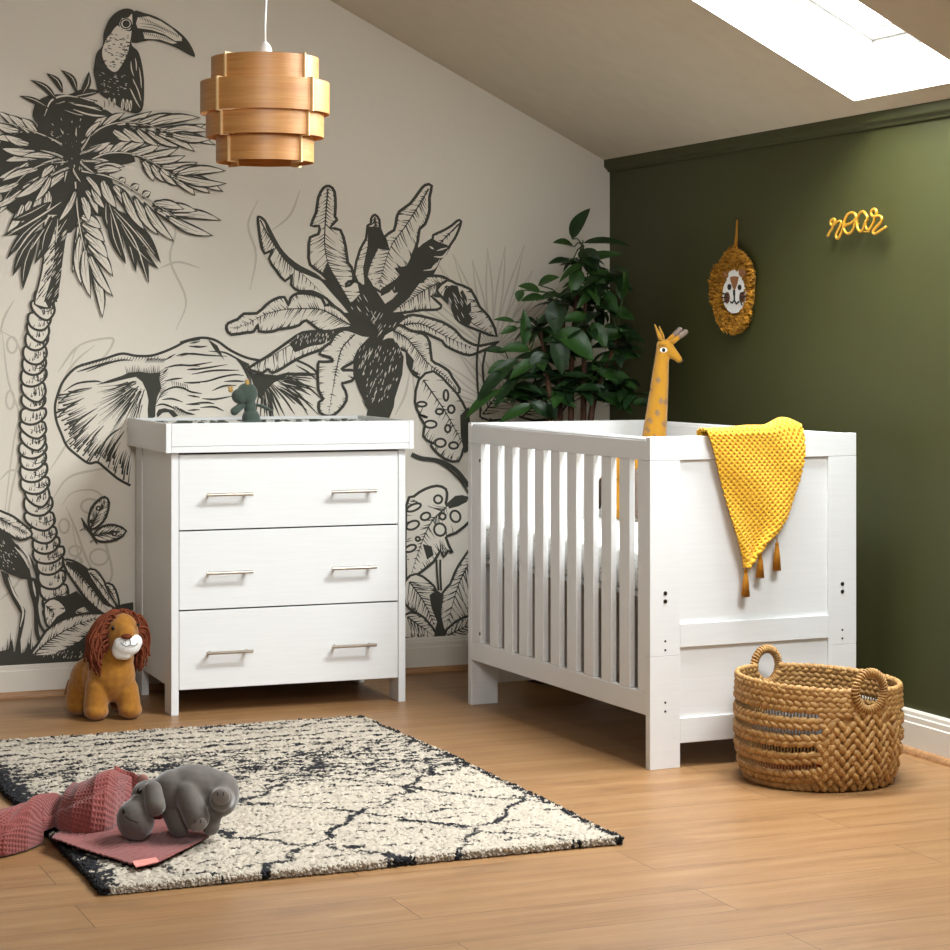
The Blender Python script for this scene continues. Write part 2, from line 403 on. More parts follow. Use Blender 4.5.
# ---- pale background foliage
for cx, cy, r, a0, a1, n in ((492, 352, 112, 200, 335, 15), (505, 412, 80, 190, 330, 11)):
    for k in range(n):
        a = math.radians(a0 + (a1 - a0) * k / (n - 1)); rr = r * mr.uniform(.8, 1.05)
        e = (cx + rr * math.cos(a), cy + rr * math.sin(a)); d = (-math.sin(a) * 3.2, math.cos(a) * 3.2); m_ = (cx + rr * .55 * math.cos(a), cy + rr * .55 * math.sin(a))
        stroke([(cx, cy), (m_[0] + d[0], m_[1] + d[1]), e], 1.7, 'both', 'faint', True); stroke([(cx, cy), (m_[0] - d[0], m_[1] - d[1]), e], 1.7, 'both', 'faint', True)
def pale(pts, w=2.4, closed=False): stroke(pts, w, 'both', 'faint', True, 5, closed)
Z(0, 0, 1)
for q in ([(3, 560), (10, 500), (22, 430), (8, 380), (2, 330)], [(0, 330), (18, 345), (26, 390), (14, 440), (4, 520)], [(70, 365), (80, 345), (110, 338), (112, 345), (100, 360), (75, 368)], [(56, 420), (62, 385), (75, 362), (95, 345)],
          [(58, 372), (72, 352), (80, 345)], [(0, 480), (12, 470), (30, 478)], [(52, 500), (68, 478), (95, 470), (130, 466)], [(50, 470), (70, 440), (80, 435)],
          [(62, 505), (72, 493), (92, 490), (104, 500), (98, 520), (106, 545), (112, 575), (100, 590), (84, 570), (76, 545), (72, 525)],
          [(66, 507), (76, 530), (88, 562), (104, 585)], [(150, 215), (175, 228), (170, 260), (186, 300), (176, 330)], [(160, 268), (178, 262), (200, 268)],
          [(258, 200), (248, 225), (256, 255), (250, 290)], [(300, 190), (290, 215), (270, 232)], [(0, 575), (20, 560), (40, 552)], [(0, 600), (16, 585), (30, 560)], [(410, 370), (405, 395), (395, 415)], [(412, 372), (416, 400), (420, 420)],
          [(470, 360), (490, 350), (508, 360), (515, 380)], [(60, 290), (46, 300), (36, 315), (30, 340)], [(14, 300), (4, 318), (0, 335)], [(20, 340), (30, 320), (50, 305)]):
    pale(q)
for c, rx, ry in (((90, 506), 9, 7), ((64, 526), 5, 7), ((75, 551), 6, 5), ((99, 557), 9, 8), ((78, 562), 4, 5), ((12, 345), 5, 8), ((10, 400), 4, 9), ((36, 330), 4, 6)): ellipse(c, rx, ry, 'faint', ring=2.2)
# ---- elephant
Z(50, 320, 5.587)
up()
stroke([(450, 925), (410, 905), (370, 880), (310, 830), (265, 795), (215, 800), (150, 755), (95, 705), (65, 640), (35, 560), (28, 480), (45, 410), (75, 340), (140, 270), (220, 240), (310, 215), (400, 188), (480, 200), (560, 200), (630, 180), (700, 150), (760, 120), (838, 105)], 2.6, 'none')
poly([(258, 362), (330, 335), (400, 312), (440, 294), (500, 288), (560, 298), (615, 292), (612, 335), (622, 380), (600, 430), (590, 480), (588, 540), (548, 560), (545, 500), (550, 450), (540, 400), (515, 345), (480, 318), (430, 328), (340, 350)])
ear = [(45, 410), (30, 480), (38, 560), (68, 640), (98, 705), (150, 755), (215, 798), (265, 795), (310, 830), (370, 880), (450, 925)]
E_ = crom(ear, 6)
for k in range(85):
    e = np.array(E_[int((k + mr.random()) / 85 * (len(E_) - 1))]); c = np.array((530 + mr.uniform(-20, 15), 330 + mr.uniform(-20, 30))); a = mr.uniform(.0, .14); b = a + mr.uniform(.1, .25)
    sag = np.array((-18, 14)) * mr.uniform(.3, 1)
    stroke([e + (c - e) * a, e + (c - e) * (a + b) / 2 + sag * .4, e + (c - e) * b], mr.uniform(1.0, 2.3), 'end')
for k in range(46):
    e = np.array(E_[int((k + mr.random()) / 46 * (len(E_) - 1))]); c = np.array((540, 330)); b = mr.uniform(.1, .3)
    stroke([c + (e - c) * b, c + (e - c) * (b + .12) + np.array((-6, 8)), c + (e - c) * (b + mr.uniform(.2, .42))], mr.uniform(.8, 1.7), 'end')
for q in ([(75, 400), (150, 355), (250, 342), (290, 348)], [(50, 460), (130, 400), (235, 378)], [(40, 545), (110, 480), (190, 435)], [(100, 640), (160, 560), (265, 490)], [(130, 700), (180, 610), (265, 525)], [(210, 740), (240, 660), (300, 590)], [(150, 290), (230, 265), (340, 228)], [(205, 290), (300, 250), (390, 225), (460, 225)], [(270, 740), (330, 650), (400, 600)], [(310, 790), (360, 700), (415, 620)]):
    stroke(q, 2.0, 'both')
for k in range(26):
    x = 180 + k * 17; y = 262 - k * 2.6 + (k > 12) * (k - 12) * 2; stroke([(x, y - 20), (x - 14, y + 4)], .8, 'end')
for k in range(22):
    x = 430 + k * 8.5; stroke([(x, 300), (x + mr.uniform(-12, 6), 262 + mr.uniform(-12, 10))], .9, 'end')
for k in range(14): stroke([(612, 290 + k * 11), (640 + mr.uniform(0, 22), 268 + k * 11)], .9, 'end')
for k in range(18): stroke([(545 + k * 6, 215 + mr.uniform(-4, 4)), (530 + k * 6, 240)], .8, 'end')
for q in ([(705, 200), (760, 188), (838, 195)], [(640, 268), (720, 252), (838, 258)], [(770, 275), (838, 273)], [(640, 342), (690, 330), (740, 325)], [(590, 470), (630, 405), (690, 376), (740, 380), (790, 402), (838, 410)], [(625, 445), (680, 440), (742, 458)], [(760, 470), (838, 472)], [(770, 505), (838, 500)], [(745, 350), (838, 352)], [(590, 482), (625, 470), (670, 482), (700, 500)], [(700, 480), (740, 510), (810, 528)], [(770, 420), (838, 432)], [(630, 300), (660, 270)], [(640, 225), (700, 190)], [(780, 130), (838, 120)], [(785, 150), (838, 146)]):
    stroke(q, 1.9, 'both')
poly([(606, 500), (640, 492), (690, 505), (715, 535), (690, 545), (660, 515), (630, 518), (600, 545), (594, 525)])
for k in range(8): stroke([(690 + k * 9, 480 + k * 4), (705 + k * 9, 535)], .9, 'end')
for k in range(8): stroke([(680 + k * 12, 340 + k * 3), (684 + k * 13, 372 + k * 4)], .8, 'end')
Z(180, 320, 5.9375)
stroke([(0, 135), (80, 112), (150, 106), (220, 125), (300, 180), (390, 222), (470, 240)], 2.6, 'none')
for q in ([(0, 215), (60, 200), (150, 208), (280, 216)], [(0, 262), (60, 270), (190, 250)], [(40, 295), (120, 290), (280, 264)], [(70, 322), (200, 300), (350, 298)], [(20, 372), (150, 365), (240, 340), (320, 325), (380, 330)], [(20, 400), (60, 425), (130, 437)], [(130, 467), (210, 470), (310, 452)], [(190, 420), (260, 392), (335, 388)], [(40, 500), (150, 490), (205, 498)], [(0, 525), (40, 552), (80, 562)], [(170, 185), (260, 192), (330, 225), (400, 262)], [(120, 520), (200, 516), (260, 540)], [(260, 365), (330, 362), (385, 365)], [(50, 155), (110, 160), (160, 155)]):
    stroke(q, 1.9, 'both')
for k in range(9): stroke([(170 + k * 6, 118 + k * 4), (215 + k * 6, 190 + k * 6)], .9, 'end')
for k in range(12): stroke([(330 + k * 7, 225 + k * 3), (375 + k * 5, 285 + k * 12)], 1.0, 'end')
poly([(390, 290), (440, 318), (520, 322), (590, 330), (650, 305), (620, 345), (560, 370), (510, 420), (480, 470), (455, 450), (440, 400), (425, 350)])
stroke([(690, 238), (760, 270), (800, 300), (818, 330)], 2.2, 'none')
for k in range(80):
    a = math.radians(mr.uniform(-5, 112)); r0 = mr.uniform(40, 170); r1 = r0 + mr.uniform(60, 170)
    c = (490, 330); f = 1.35 if a < .9 else 1
    e = (c[0] + math.cos(a) * r1 * f, c[1] + math.sin(a) * r1); s = (c[0] + math.cos(a) * r0 * f, c[1] + math.sin(a) * r0)
    if e[0] > 842: continue
    stroke([s, ((s[0] + e[0]) / 2, (s[1] + e[1]) / 2 - 5), e], mr.uniform(.9, 1.8), 'both')
for q in ([(560, 350), (680, 420), (760, 500), (820, 560)], [(640, 330), (760, 400), (840, 470)], [(690, 270), (760, 310), (815, 360)], [(540, 380), (620, 470), (680, 560)], [(600, 370), (700, 470), (760, 565)], [(520, 420), (560, 500), (590, 570)]): stroke(q, 1.9, 'both')
# ---- banana plant
Z(220, 180, 3.393); up()
poly([(345, 335), (400, 350), (430, 400), (470, 360), (490, 300), (520, 360), (560, 420), (590, 400), (640, 330), (690, 330), (660, 380), (600, 440), (640, 470), (600, 500), (640, 540), (560, 570), (470, 560), (430, 500), (380, 440), (350, 390), (300, 372)])
def B(): up()
Z(360, 180, 6.786)
leafshape([(75, 262), (100, 235), (130, 270), (135, 330), (160, 390), (180, 450), (110, 480), (80, 640), (20, 720), (-40, 640), (0, 470), (40, 400), (50, 310), (72, 300)], [(100, 250), (100, 330), (80, 500), (30, 700)], 2.6, 16, 60, (.5, .95), dark=[[(55, 315), (130, 320), (160, 390), (178, 450), (110, 480), (80, 640), (30, 720), (20, 600), (50, 450)]])
leafshape([(685, 280), (668, 340), (640, 400), (612, 440), (580, 500), (535, 545), (490, 640), (400, 700), (230, 760), (240, 690), (330, 560), (370, 500), (430, 440), (492, 400), (495, 375), (560, 345), (620, 310), (660, 276)], [(680, 290), (560, 410), (440, 540), (280, 700)], 2.6, 10, 50, (.2, .5), dark=[[(492, 400), (540, 425), (590, 440), (600, 460), (535, 545), (490, 640), (400, 700), (230, 760), (240, 690), (330, 560), (370, 500), (430, 440)]])
up()
for q in ([(540, 540), (500, 600), (430, 615)], [(600, 470), (560, 520), (500, 520)], [(520, 560), (480, 610)], [(470, 450), (500, 470)], [(520, 480), (590, 460)]): stroke(q, 1.8, 'both', 'paper')
leafshape([(165, 385), (230, 340), (245, 270), (265, 215), (340, 160), (400, 80), (440, 35), (485, 38), (470, 120), (470, 210), (440, 300), (402, 335), (390, 420), (360, 500), (320, 590), (240, 605), (275, 650), (140, 760), (40, 650), (110, 470), (120, 455), (190, 465)], [(465, 60), (400, 170), (310, 310), (210, 450), (150, 630), (130, 740)], 3.0, 26, 62, (.3, .75))
up(); poly([(240, 605), (320, 590), (360, 500), (385, 430), (400, 470), (360, 570), (300, 650), (200, 760), (140, 790), (140, 740), (275, 650)])
leafshape([(180, 900), (240, 800), (300, 735), (360, 700), (420, 690), (450, 655), (520, 650), (580, 665), (640, 722), (560, 790), (480, 785), (550, 850), (520, 880), (420, 882), (300, 900)], [(630, 720), (540, 700), (450, 740), (330, 820), (220, 900)], 2.8, 24, 60, (.35, .8))
Z(220, 180, 3.393)
leafshape([(735, 372), (770, 340), (800, 352), (850, 372), (880, 430), (912, 465), (938, 530), (880, 512), (830, 492), (800, 470), (785, 430), (755, 400)], [(765, 360), (800, 430), (860, 490), (932, 528)], 2.8, 14, 60, (.3, .7), dark=[[(755, 400), (762, 372), (785, 356), (806, 360), (812, 384), (822, 372), (836, 398), (838, 424), (850, 414), (852, 446), (842, 452), (856, 470), (846, 492), (830, 490), (800, 470), (785, 430)]])
up()
for k in range(16): x = mr.uniform(770, 850); y = mr.uniform(375, 465); stroke([(x, y), (x + 10, y + 20)], .8, 'both', 'paper')
Z(360, 300, 6.333)
leafshape([(225, 165), (300, 100), (360, 98), (420, 110), (520, 140), (600, 190), (640, 235), (690, 270), (760, 290), (880, 265), (800, 310), (740, 335), (690, 350), (620, 330), (540, 290), (520, 260), (460, 232), (400, 205), (300, 195)], [(240, 165), (380, 150), (540, 230), (740, 320)], 2.8, 22, 60, (.3, .7))
leafshape([(118, 295), (150, 220), (210, 185), (250, 158), (320, 195), (400, 215), (440, 270), (452, 380), (500, 410), (560, 450), (582, 490), (628, 560), (612, 592), (520, 545), (420, 515), (340, 472), (300, 400), (292, 325), (225, 300), (205, 250), (150, 260)], [(200, 190), (290, 240), (370, 330), (440, 410), (560, 500), (620, 575)], 2.8, 30, 62, (.25, .6), dark=[[(300, 330), (340, 380), (330, 440), (380, 470), (350, 478), (310, 440)]])
Z(220, 180, 6.786)
leafshape([(690, 635), (610, 575), (600, 480), (610, 390), (665, 368), (670, 312), (615, 310), (650, 220), (665, 120), (700, 55), (740, 42), (775, 80), (782, 180), (778, 250), (792, 270), (745, 325), (815, 340), (850, 450), (865, 560), (890, 592), (905, 690), (850, 722), (870, 690), (940, 700), (960, 860), (900, 920), (800, 760)], [(730, 58), (715, 250), (708, 430), (730, 560), (800, 710), (900, 900)], 3.0, 26, 58, (.35, .8), dark=[[(695, 620), (730, 560), (760, 620), (820, 720), (900, 860), (960, 930), (860, 900), (760, 760)]])
leafshape([(255, 260), (265, 250), (300, 275), (340, 350), (400, 460), (460, 530), (540, 590), (640, 640), (700, 690), (760, 760), (880, 900), (820, 900), (720, 805), (620, 755), (540, 755), (480, 710), (490, 640), (440, 685), (380, 615), (330, 535), (362, 468), (300, 500), (275, 420), (262, 330)], [(270, 270), (330, 380), (430, 530), (560, 640), (800, 880)], 2.8, 24, 60, (.3, .8), sides=(1,), dark=[[(300, 280), (340, 350), (400, 460), (460, 530), (540, 590), (640, 640), (700, 690), (640, 665), (510, 612), (430, 540), (370, 450), (310, 330)]])
Z(220, 290, 6.333)
leafshape([(40, 245), (50, 210), (110, 185), (150, 150), (230, 148), (290, 95), (340, 60), (405, 45), (432, 100), (445, 50), (490, 22), (570, 25), (640, 50), (665, 100), (690, 90), (760, 130), (840, 225), (760, 245), (690, 262), (620, 250), (545, 192), (500, 222), (440, 240), (370, 248), (330, 262), (245, 262), (240, 215), (212, 262), (170, 268), (70, 282)], [(60, 240), (150, 225), (270, 160), (400, 125), (530, 118), (640, 125), (740, 175), (835, 228)][::-1], 3.0, 30, 58, (.25, .6))
leafshape([(185, 490), (300, 420), (440, 320), (520, 270), (620, 262), (720, 262), (790, 250), (720, 320), (640, 375), (560, 405), (480, 440), (400, 490), (330, 525), (300, 500), (270, 525), (215, 515)], [(190, 480), (320, 420), (450, 345), (620, 285), (760, 262)][::-1], 3.0, 24, 60, (.4, .9), dark=[crom([(440, 338), (500, 292), (560, 272), (640, 264), (790, 250), (730, 315), (690, 322), (640, 345), (590, 352), (540, 368), (500, 385), (470, 392), (455, 365)], 3, True)])
up()
for k in range(40): x = mr.uniform(470, 720); y = 300 + mr.uniform(-20, 45) - (x - 470) * .1; stroke([(x, y), (x - 5, y + 20)], .7, 'both', 'paper')
leafshape([(720, 290), (780, 250), (840, 262), (900, 285), (950, 300), (885, 370), (865, 440), (780, 490), (775, 508), (862, 512), (832, 575), (770, 592), (792, 640), (798, 700), (745, 770), (690, 800), (630, 775), (625, 710), (652, 690), (620, 630), (618, 470), (640, 455), (712, 452), (690, 425), (628, 405), (660, 360), (700, 330)], [(850, 280), (770, 370), (735, 500), (710, 640), (685, 795)], 3.0, 16, 75, (.1, .3))
Z(220, 180, 3.393); up()
poly([(465, 575), (520, 548), (600, 552), (622, 600), (617, 660), (592, 740), (588, 770), (570, 815), (492, 815), (500, 780), (478, 745), (492, 760), (470, 715), (450, 660), (452, 605)])
poly([(400, 385), (470, 470), (560, 520), (600, 480), (560, 470), (640, 400), (690, 330), (640, 340), (560, 430), (520, 440), (480, 380), (440, 420), (345, 335), (350, 350)])
up()
for k in range(110):
    x = mr.uniform(465, 612); y = mr.uniform(560, 745)
    if abs(x - 535) > 80 - max(0, y - 640) * .45: continue
    l = mr.uniform(6, 20); stroke([(x, y), (x - l * .35, y + l)], mr.uniform(.5, 1.1), 'both', 'paper')
for k in range(60):
    x = mr.uniform(380, 610); y = mr.uniform(360, 520)
    if inside((x, y), [(400, 385), (470, 470), (560, 520), (600, 480), (560, 470), (640, 400), (560, 430), (520, 440), (480, 380), (440, 420)]):
        l = mr.uniform(8, 26); s = 1 if x < 520 else -1; stroke([(x, y), (x + l * .6 * s, y + l)], mr.uniform(.5, 1.0), 'both', 'paper')
# ---- split leaves between the furniture
Z(380, 380, 3.393)
leafshape([(130, 0), (117, 75), (135, 118), (160, 128), (130, 118), (150, 152), (145, 190), (172, 212), (200, 220), (172, 214), (180, 235), (220, 268), (265, 275), (282, 232), (300, 205), (300, 150), (290, 100), (262, 50), (235, 20), (180, -30)], [(145, 0), (215, 100), (260, 180), (295, 245)], 2.6, 12, 60, (.15, .4))
up()
for c, rx, ry in (((200, 107), 12, 9), ((240, 99), 11, 13), ((170, 150), 20, 12), ((228, 165), 9, 12), ((203, 213), 18, 14), ((248, 222), 15, 11), ((140, 82), 16, 8), ((222, 52), 8, 18)): ellipse(c, rx, ry, 'paper'); ellipse(c, rx, ry, 'ink', ring=2.2)
poly([(270, 120), (300, 90), (310, 230), (285, 250), (272, 190)])
stroke([(105, 252), (140, 266), (200, 275), (255, 305), (300, 360)], 4.5, 'none'); stroke([(118, 258), (200, 282), (262, 330), (300, 385)], 2.2, 'none')
Z(400, 440, 4.524)
leafshape([(25, 300), (60, 255), (110, 222), (165, 207), (205, 222), (210, 260), (205, 300), (250, 258), (305, 262), (330, 300), (320, 360), (250, 420), (205, 440), (235, 510), (215, 500), (195, 530), (180, 500), (150, 550), (60, 620), (25, 640)], [(205, 305), (140, 370), (90, 480), (40, 630)], 2.8, 16, 55, (.2, .5), dark=[[(210, 290), (250, 258), (305, 262), (300, 280), (260, 300), (220, 310)], [(100, 470), (140, 480), (150, 520), (120, 540)]])
up()
for c, rx, ry in (((170, 268), 18, 18), ((113, 345), 22, 16), ((190, 345), 14, 14), ((248, 345), 22, 26), ((55, 385), 30, 18), ((178, 405), 26, 28), ((78, 447), 9, 9), ((45, 490), 26, 14), ((60, 305), 34, 14)): ellipse(c, rx, ry, 'paper', -.4); ellipse(c, rx, ry, 'ink', -.4, ring=2.2)
stroke([(163, 540), (165, 600), (172, 680)], 2, 'none'); stroke([(180, 540), (180, 600), (184, 680)], 2, 'none')
leafshape([(330, 500), (280, 540), (245, 600), (225, 650), (185, 700), (180, 800), (210, 880), (260, 830), (330, 760)], [(325, 530), (260, 660), (205, 860)], 2.4, 16, 45, (.5, .9))
leafshape([(20, 640), (70, 605), (130, 640), (165, 690), (175, 800), (180, 880), (120, 830), (70, 780), (20, 740)], [(40, 640), (110, 740), (172, 880)], 2.4, 16, 45, (.5, .9))
leafshape([(20, 790), (80, 785), (130, 830), (160, 890), (20, 895)], [(30, 800), (150, 885)], 2.4, 8, 45, (.6, .9))
leafshape([(200, 890), (250, 820), (340, 790), (400, 830), (380, 895)], [(210, 885), (340, 820)], 2.4, 10, 45, (.6, .9))
up(); poly([(130, 700), (165, 680), (195, 700), (180, 800), (205, 890), (150, 890), (165, 820), (140, 760)])
# stalks and leaves behind the pot plant
Z(440, 180, 3.8)
stroke([(150, 580), (138, 680), (142, 800), (160, 910)], 2.2, 'none'); stroke([(170, 650), (160, 720), (172, 820), (190, 910)], 2.2, 'none')
leafshape([(150, 900), (170, 800), (230, 720), (330, 690), (360, 760), (300, 860), (230, 910)], [(160, 890), (240, 790), (345, 710)], 2.2, 14, 50, (.4, .8))
leafshape([(300, 900), (330, 820), (420, 740), (500, 760), (480, 850), (420, 910)], [(310, 900), (400, 820), (490, 770)], 2.2, 14, 50, (.4, .8))
# ---- palm: crown mass, trunk, fronds
Z(0, 0, 2.967); up()
poly(crom([(110, 300), (165, 280), (230, 290), (320, 330), (380, 375), (440, 410), (380, 440), (400, 480), (320, 500), (340, 560), (320, 640), (285, 640), (240, 640), (210, 690), (150, 680), (120, 610), (70, 640), (20, 620), (0, 560), (-10, 440), (40, 400), (110, 380), (95, 345)], 3, True))
ctr = [(56, 227, 18), (52, 259, 20), (48, 290, 21), (43, 306, 22), (38.5, 322, 21), (36.5, 340, 21), (34, 358, 22), (33.5, 377, 23), (33, 396, 23), (33, 415, 23.5), (32.5, 434, 24), (32.5, 453, 25), (34, 481, 26), (37.5, 498, 24), (39, 518, 26), (44, 537, 26), (49, 556, 27), (51, 575, 26), (54, 594, 25), (56, 622, 22)]
cy_ = [c[1] for c in ctr]
def trunk_at(y): return np.interp(y, cy_, [c[0] for c in ctr]), np.interp(y, cy_, [c[2] for c in ctr])
ys_ = []; y = 622
while y > 296: ys_.append(y); y -= mr.uniform(9.5, 15)
Z(0, 0, 1)
for y in ys_:
    h = mr.uniform(13, 17); cx, w = trunk_at(y - h / 2); w *= .5 * mr.uniform(.95, 1.1); t = mr.uniform(-2.5, 2.5)
    O = [(cx - w * .8, y - h), (cx - w * 1.08, y - h * .6 + t), (cx - w * .85, y - 2 + t), (cx - w * .2, y + 2.5), (cx + w * .5, y + 2 - t), (cx + w * 1.02, y - h * .35 - t), (cx + w * 1.0, y - h * .8 - t), (cx + w * .7, y - h)]
    O = crom(O, 3, True); up(); poly(O, 'paper', True); up(); stroke(O, 2.5, 'none', 'ink', True, 1, True)
    for k in range(15):
        a = mr.uniform(-.1, .97); x = cx + w * a; yy = y - 1 - mr.uniform(0, h * .5); stroke([(x, yy), (x + mr.uniform(-1, 1), yy - mr.uniform(3, 7))], mr.uniform(.8, 1.6), 'end', 'ink', True)
    for k in range(3): a = mr.uniform(-.8, .1); x = cx + w * a; stroke([(x, y - 1), (x + 1, y - mr.uniform(3, 6))], 1.0, 'end', 'ink', True)
    if mr.random() < .6: stroke([(cx + w * .95, y - h * .5), (cx + w * .3, y - h * .25), (cx - w * .3, y - h * .45)], 1.1, 'end', 'ink', True)
up(); O = [(44, 215), (68, 215), (64, 240), (61, 262), (57, 292), (48, 308), (34, 304), (38, 285), (43, 258)]
poly(O, 'paper', True); up(); stroke(O, 2, 'none', 'ink', True, 2, True); poly([(56, 215), (68, 215), (64, 240), (61, 262), (57, 292), (48, 308), (44, 300), (50, 280), (54, 255)], 'ink', True)
for k in range(70):
    y = mr.uniform(222, 302); cx, w = trunk_at(y); x = cx + mr.uniform(-.45, .3) * w; stroke([(x, y), (x + 7, y - 9)], mr.uniform(.8, 1.5), 'end', 'ink', True)
up()
for k in range(30):
    y = mr.uniform(222, 300); cx, w = trunk_at(y); x = cx + mr.uniform(0, .45) * w; stroke([(x, y), (x + 4, y - 6)], .7, 'both', 'paper', True)
Z(0, 0, 2.967)
def LL(lst, w=9.5, dark=False, bend=.06): leaflets([((a / 2.967, b / 2.967), (c / 2.967, d / 2.967), w * mr.uniform(.9, 1.1), bend * mr.choice((1, -1)), dark) for a, b, c, d in lst])
def spine(pts, w=2.6, light=True):
    up(); stroke(pts, w, 'end'); up()
    if light: stroke(pts, w * .5, 'end', 'paper')
# far left fronds
LL([(120, 470, 10, 480), (110, 450, 0, 440), (90, 480, -10, 530), (70, 400, -10, 330), (90, 400, 20, 340), (60, 390, -20, 365), (110, 400, 60, 350), (60, 420, -20, 410), (90, 430, 10, 400)], 10)
spine([(200, 430), (110, 395), (40, 370), (-40, 360)])
LL([(170, 500, 60, 560), (130, 520, 10, 620), (100, 540, -10, 640), (70, 560, -30, 620), (150, 510, 40, 590), (120, 500, 0, 540), (60, 540, -40, 570)], 10)
spine([(200, 480), (120, 490), (50, 540), (-20, 640)])
LL([(120, 570, 90, 640), (95, 590, 52, 690), (70, 600, 15, 700), (140, 560, 130, 640)], 11)
# lower left dark frond
LL([(150, 620, 5, 700), (140, 640, 18, 770), (125, 680, 36, 820), (110, 700, 66, 862), (150, 640, 100, 785), (165, 640, 122, 765), (150, 600, 30, 655)], 11, True)
up()
for q in ([(180, 600), (120, 640), (20, 700)], [(150, 640), (90, 690), (40, 760)], [(130, 680), (90, 740)], [(170, 650), (165, 720)]): stroke(q, 1.6, 'both', 'paper')
# bottom fronds
LL([(318, 590, 330, 700), (330, 610, 372, 785), (345, 630, 402, 810), (355, 640, 440, 842), (345, 625, 476, 782), (330, 610, 450, 748), (350, 640, 470, 800)], 12, True)
up()
for q in ([(320, 600), (350, 690), (372, 770)], [(345, 640), (400, 720), (436, 830)], [(335, 620), (400, 690), (470, 780)]): stroke(q, 1.2, 'both', 'paper')
LL([(232, 660, 212, 812), (240, 690, 240, 850), (252, 730, 268, 886), (268, 790, 302, 946), (262, 750, 335, 882), (255, 720, 334, 822), (245, 690, 320, 770), (238, 660, 310, 720), (236, 640, 300, 680)], 12)
spine([(222, 540), (230, 640), (250, 740), (285, 830)], 3)
LL([(250, 560, 290, 640), (270, 555, 310, 620), (240, 580, 262, 660)], 10)
# right-lower frond
LL([(350, 540, 372, 530), (385, 560, 412, 548), (420, 585, 446, 570), (450, 605, 488, 600)], 9)
LL([(300, 530, 345, 620), (330, 545, 395, 650), (360, 560, 430, 686), (395, 580, 470, 700), (425, 600, 516, 718), (455, 620, 560, 692), (490, 640, 632, 700), (500, 635, 656, 655), (470, 620, 585, 628), (450, 605, 545, 622)], 11.5)
spine([(240, 508), (330, 528), (420, 580), (520, 645)], 3)
# right-mid frond
LL([(290, 465, 345, 430), (320, 460, 400, 415), (350, 458, 440, 418), (380, 460, 478, 425), (410, 468, 530, 438), (440, 478, 550, 462), (470, 495, 586, 482), (500, 515, 632, 505)], 10)
LL([(420, 475, 455, 540), (445, 485, 500, 545), (470, 500, 545, 552), (500, 515, 578, 582), (530, 530, 622, 575), (520, 525, 662, 570), (515, 520, 670, 508), (510, 520, 672, 545)], 11)
LL([(260, 480, 340, 490), (270, 500, 370, 495), (280, 510, 360, 505)], 9)
spine([(240, 490), (320, 455), (420, 466), (530, 535)], 3)
# right-upper frond
LL([(270, 390, 320, 340), (300, 378, 370, 335), (335, 370, 450, 330), (370, 368, 500, 342), (400, 370, 546, 345), (430, 375, 594, 350), (460, 385, 612, 368), (480, 392, 622, 390)], 10)
LL([(400, 380, 470, 435), (430, 385, 532, 438), (460, 395, 578, 452), (490, 400, 640, 432), (500, 398, 630, 412), (360, 380, 430, 425), (330, 385, 390, 420)], 10)
spine([(240, 425), (310, 375), (400, 364), (520, 398)], 3)
# inner light leaves over the dark heart
LL([(225, 560, 170, 660), (200, 510, 130, 570), (250, 410, 300, 360), (240, 450, 330, 420), (150, 520, 100, 600), (250, 520, 300, 590), (170, 470, 60, 465), (160, 490, 120, 530)], 9)
# dark tuft behind the bird's feet
LL([(150, 310, 250, 270), (200, 290, 300, 272), (190, 300, 290, 300), (210, 310, 310, 325), (180, 320, 280, 345), (230, 330, 320, 345)], 9, True, .04)
up(); stroke([(130, 345), (150, 300), (190, 285), (230, 290)], 1.8, 'both', 'paper')
for q in ([(210, 308), (260, 318), (300, 330)], [(215, 325), (260, 340), (310, 345)], [(235, 290), (290, 305)]): stroke(q, 1.6, 'both', 'paper')
leaflets([((160 / 2.967 + 2, 300 / 2.967), (88 / 2.967, 238 / 2.967), 6.5, .1, True), ((62, 93), (135 / 2.967, 218 / 2.967), 7, .12, True), ((76, 93), (178 / 2.967, 208 / 2.967), 7, .14, True), ((80, 95), (262 / 2.967, 212 / 2.967), 7.5, .1, True), ((48, 109), (55 / 2.967, 285 / 2.967), 6, .05, True)])
leaflets([((70 + mr.uniform(-4, 8), 150 + mr.uniform(-6, 16)), (70 + 34 * math.cos(a), 155 + 30 * math.sin(a)), 5.5, .05, False) for a in [k * .52 + .2 for k in range(12)]])
up(); poly([(180, 400), (215, 390), (240, 430), (235, 490), (210, 510), (185, 470)])
up()
for k in range(40):
    x = mr.uniform(150, 240); y = mr.uniform(350, 500); stroke([(x, y), (x + (x - 205) * .12, y + (y - 450) * .12 + 3)], .8, 'both', 'paper')
# ---- toucan on the palm
Z(80, 0, 6.333); up()
poly(crom([(85, 420), (100, 340), (138, 290), (146, 210), (178, 130), (228, 78), (287, 56), (340, 75), (352, 150), (320, 275), (365, 330), (390, 420), (402, 540), (388, 700), (300, 710), (200, 650), (118, 590), (95, 520), (82, 460)], 4, True))
poly(crom([(335, 74), (400, 84), (480, 110), (560, 158), (640, 218), (692, 280), (725, 360), (680, 345), (600, 302), (500, 266), (430, 258), (325, 272), (330, 180)], 3, True)); up()
poly(crom([(190, 215), (232, 165), (262, 190), (310, 200), (322, 200), (312, 270), (298, 335), (268, 400), (225, 456), (180, 440), (148, 390), (136, 330), (158, 260)], 4, True), 'paper')
poly([(362, 112), (430, 106), (505, 136), (575, 180), (640, 240), (640, 262), (600, 262), (530, 220), (450, 192), (360, 180), (350, 150)], 'paper')
poly([(395, 206), (470, 214), (540, 236), (610, 276), (580, 280), (500, 252), (405, 248)], 'paper')
poly([(245, 150), (262, 118), (300, 115), (325, 88), (328, 150), (312, 190), (275, 195), (250, 180)], 'paper'); up()
ellipse((287, 153), 38, 36); up(); ellipse((287, 153), 30, 28, 'paper'); up(); ellipse((288, 153), 23, 23)
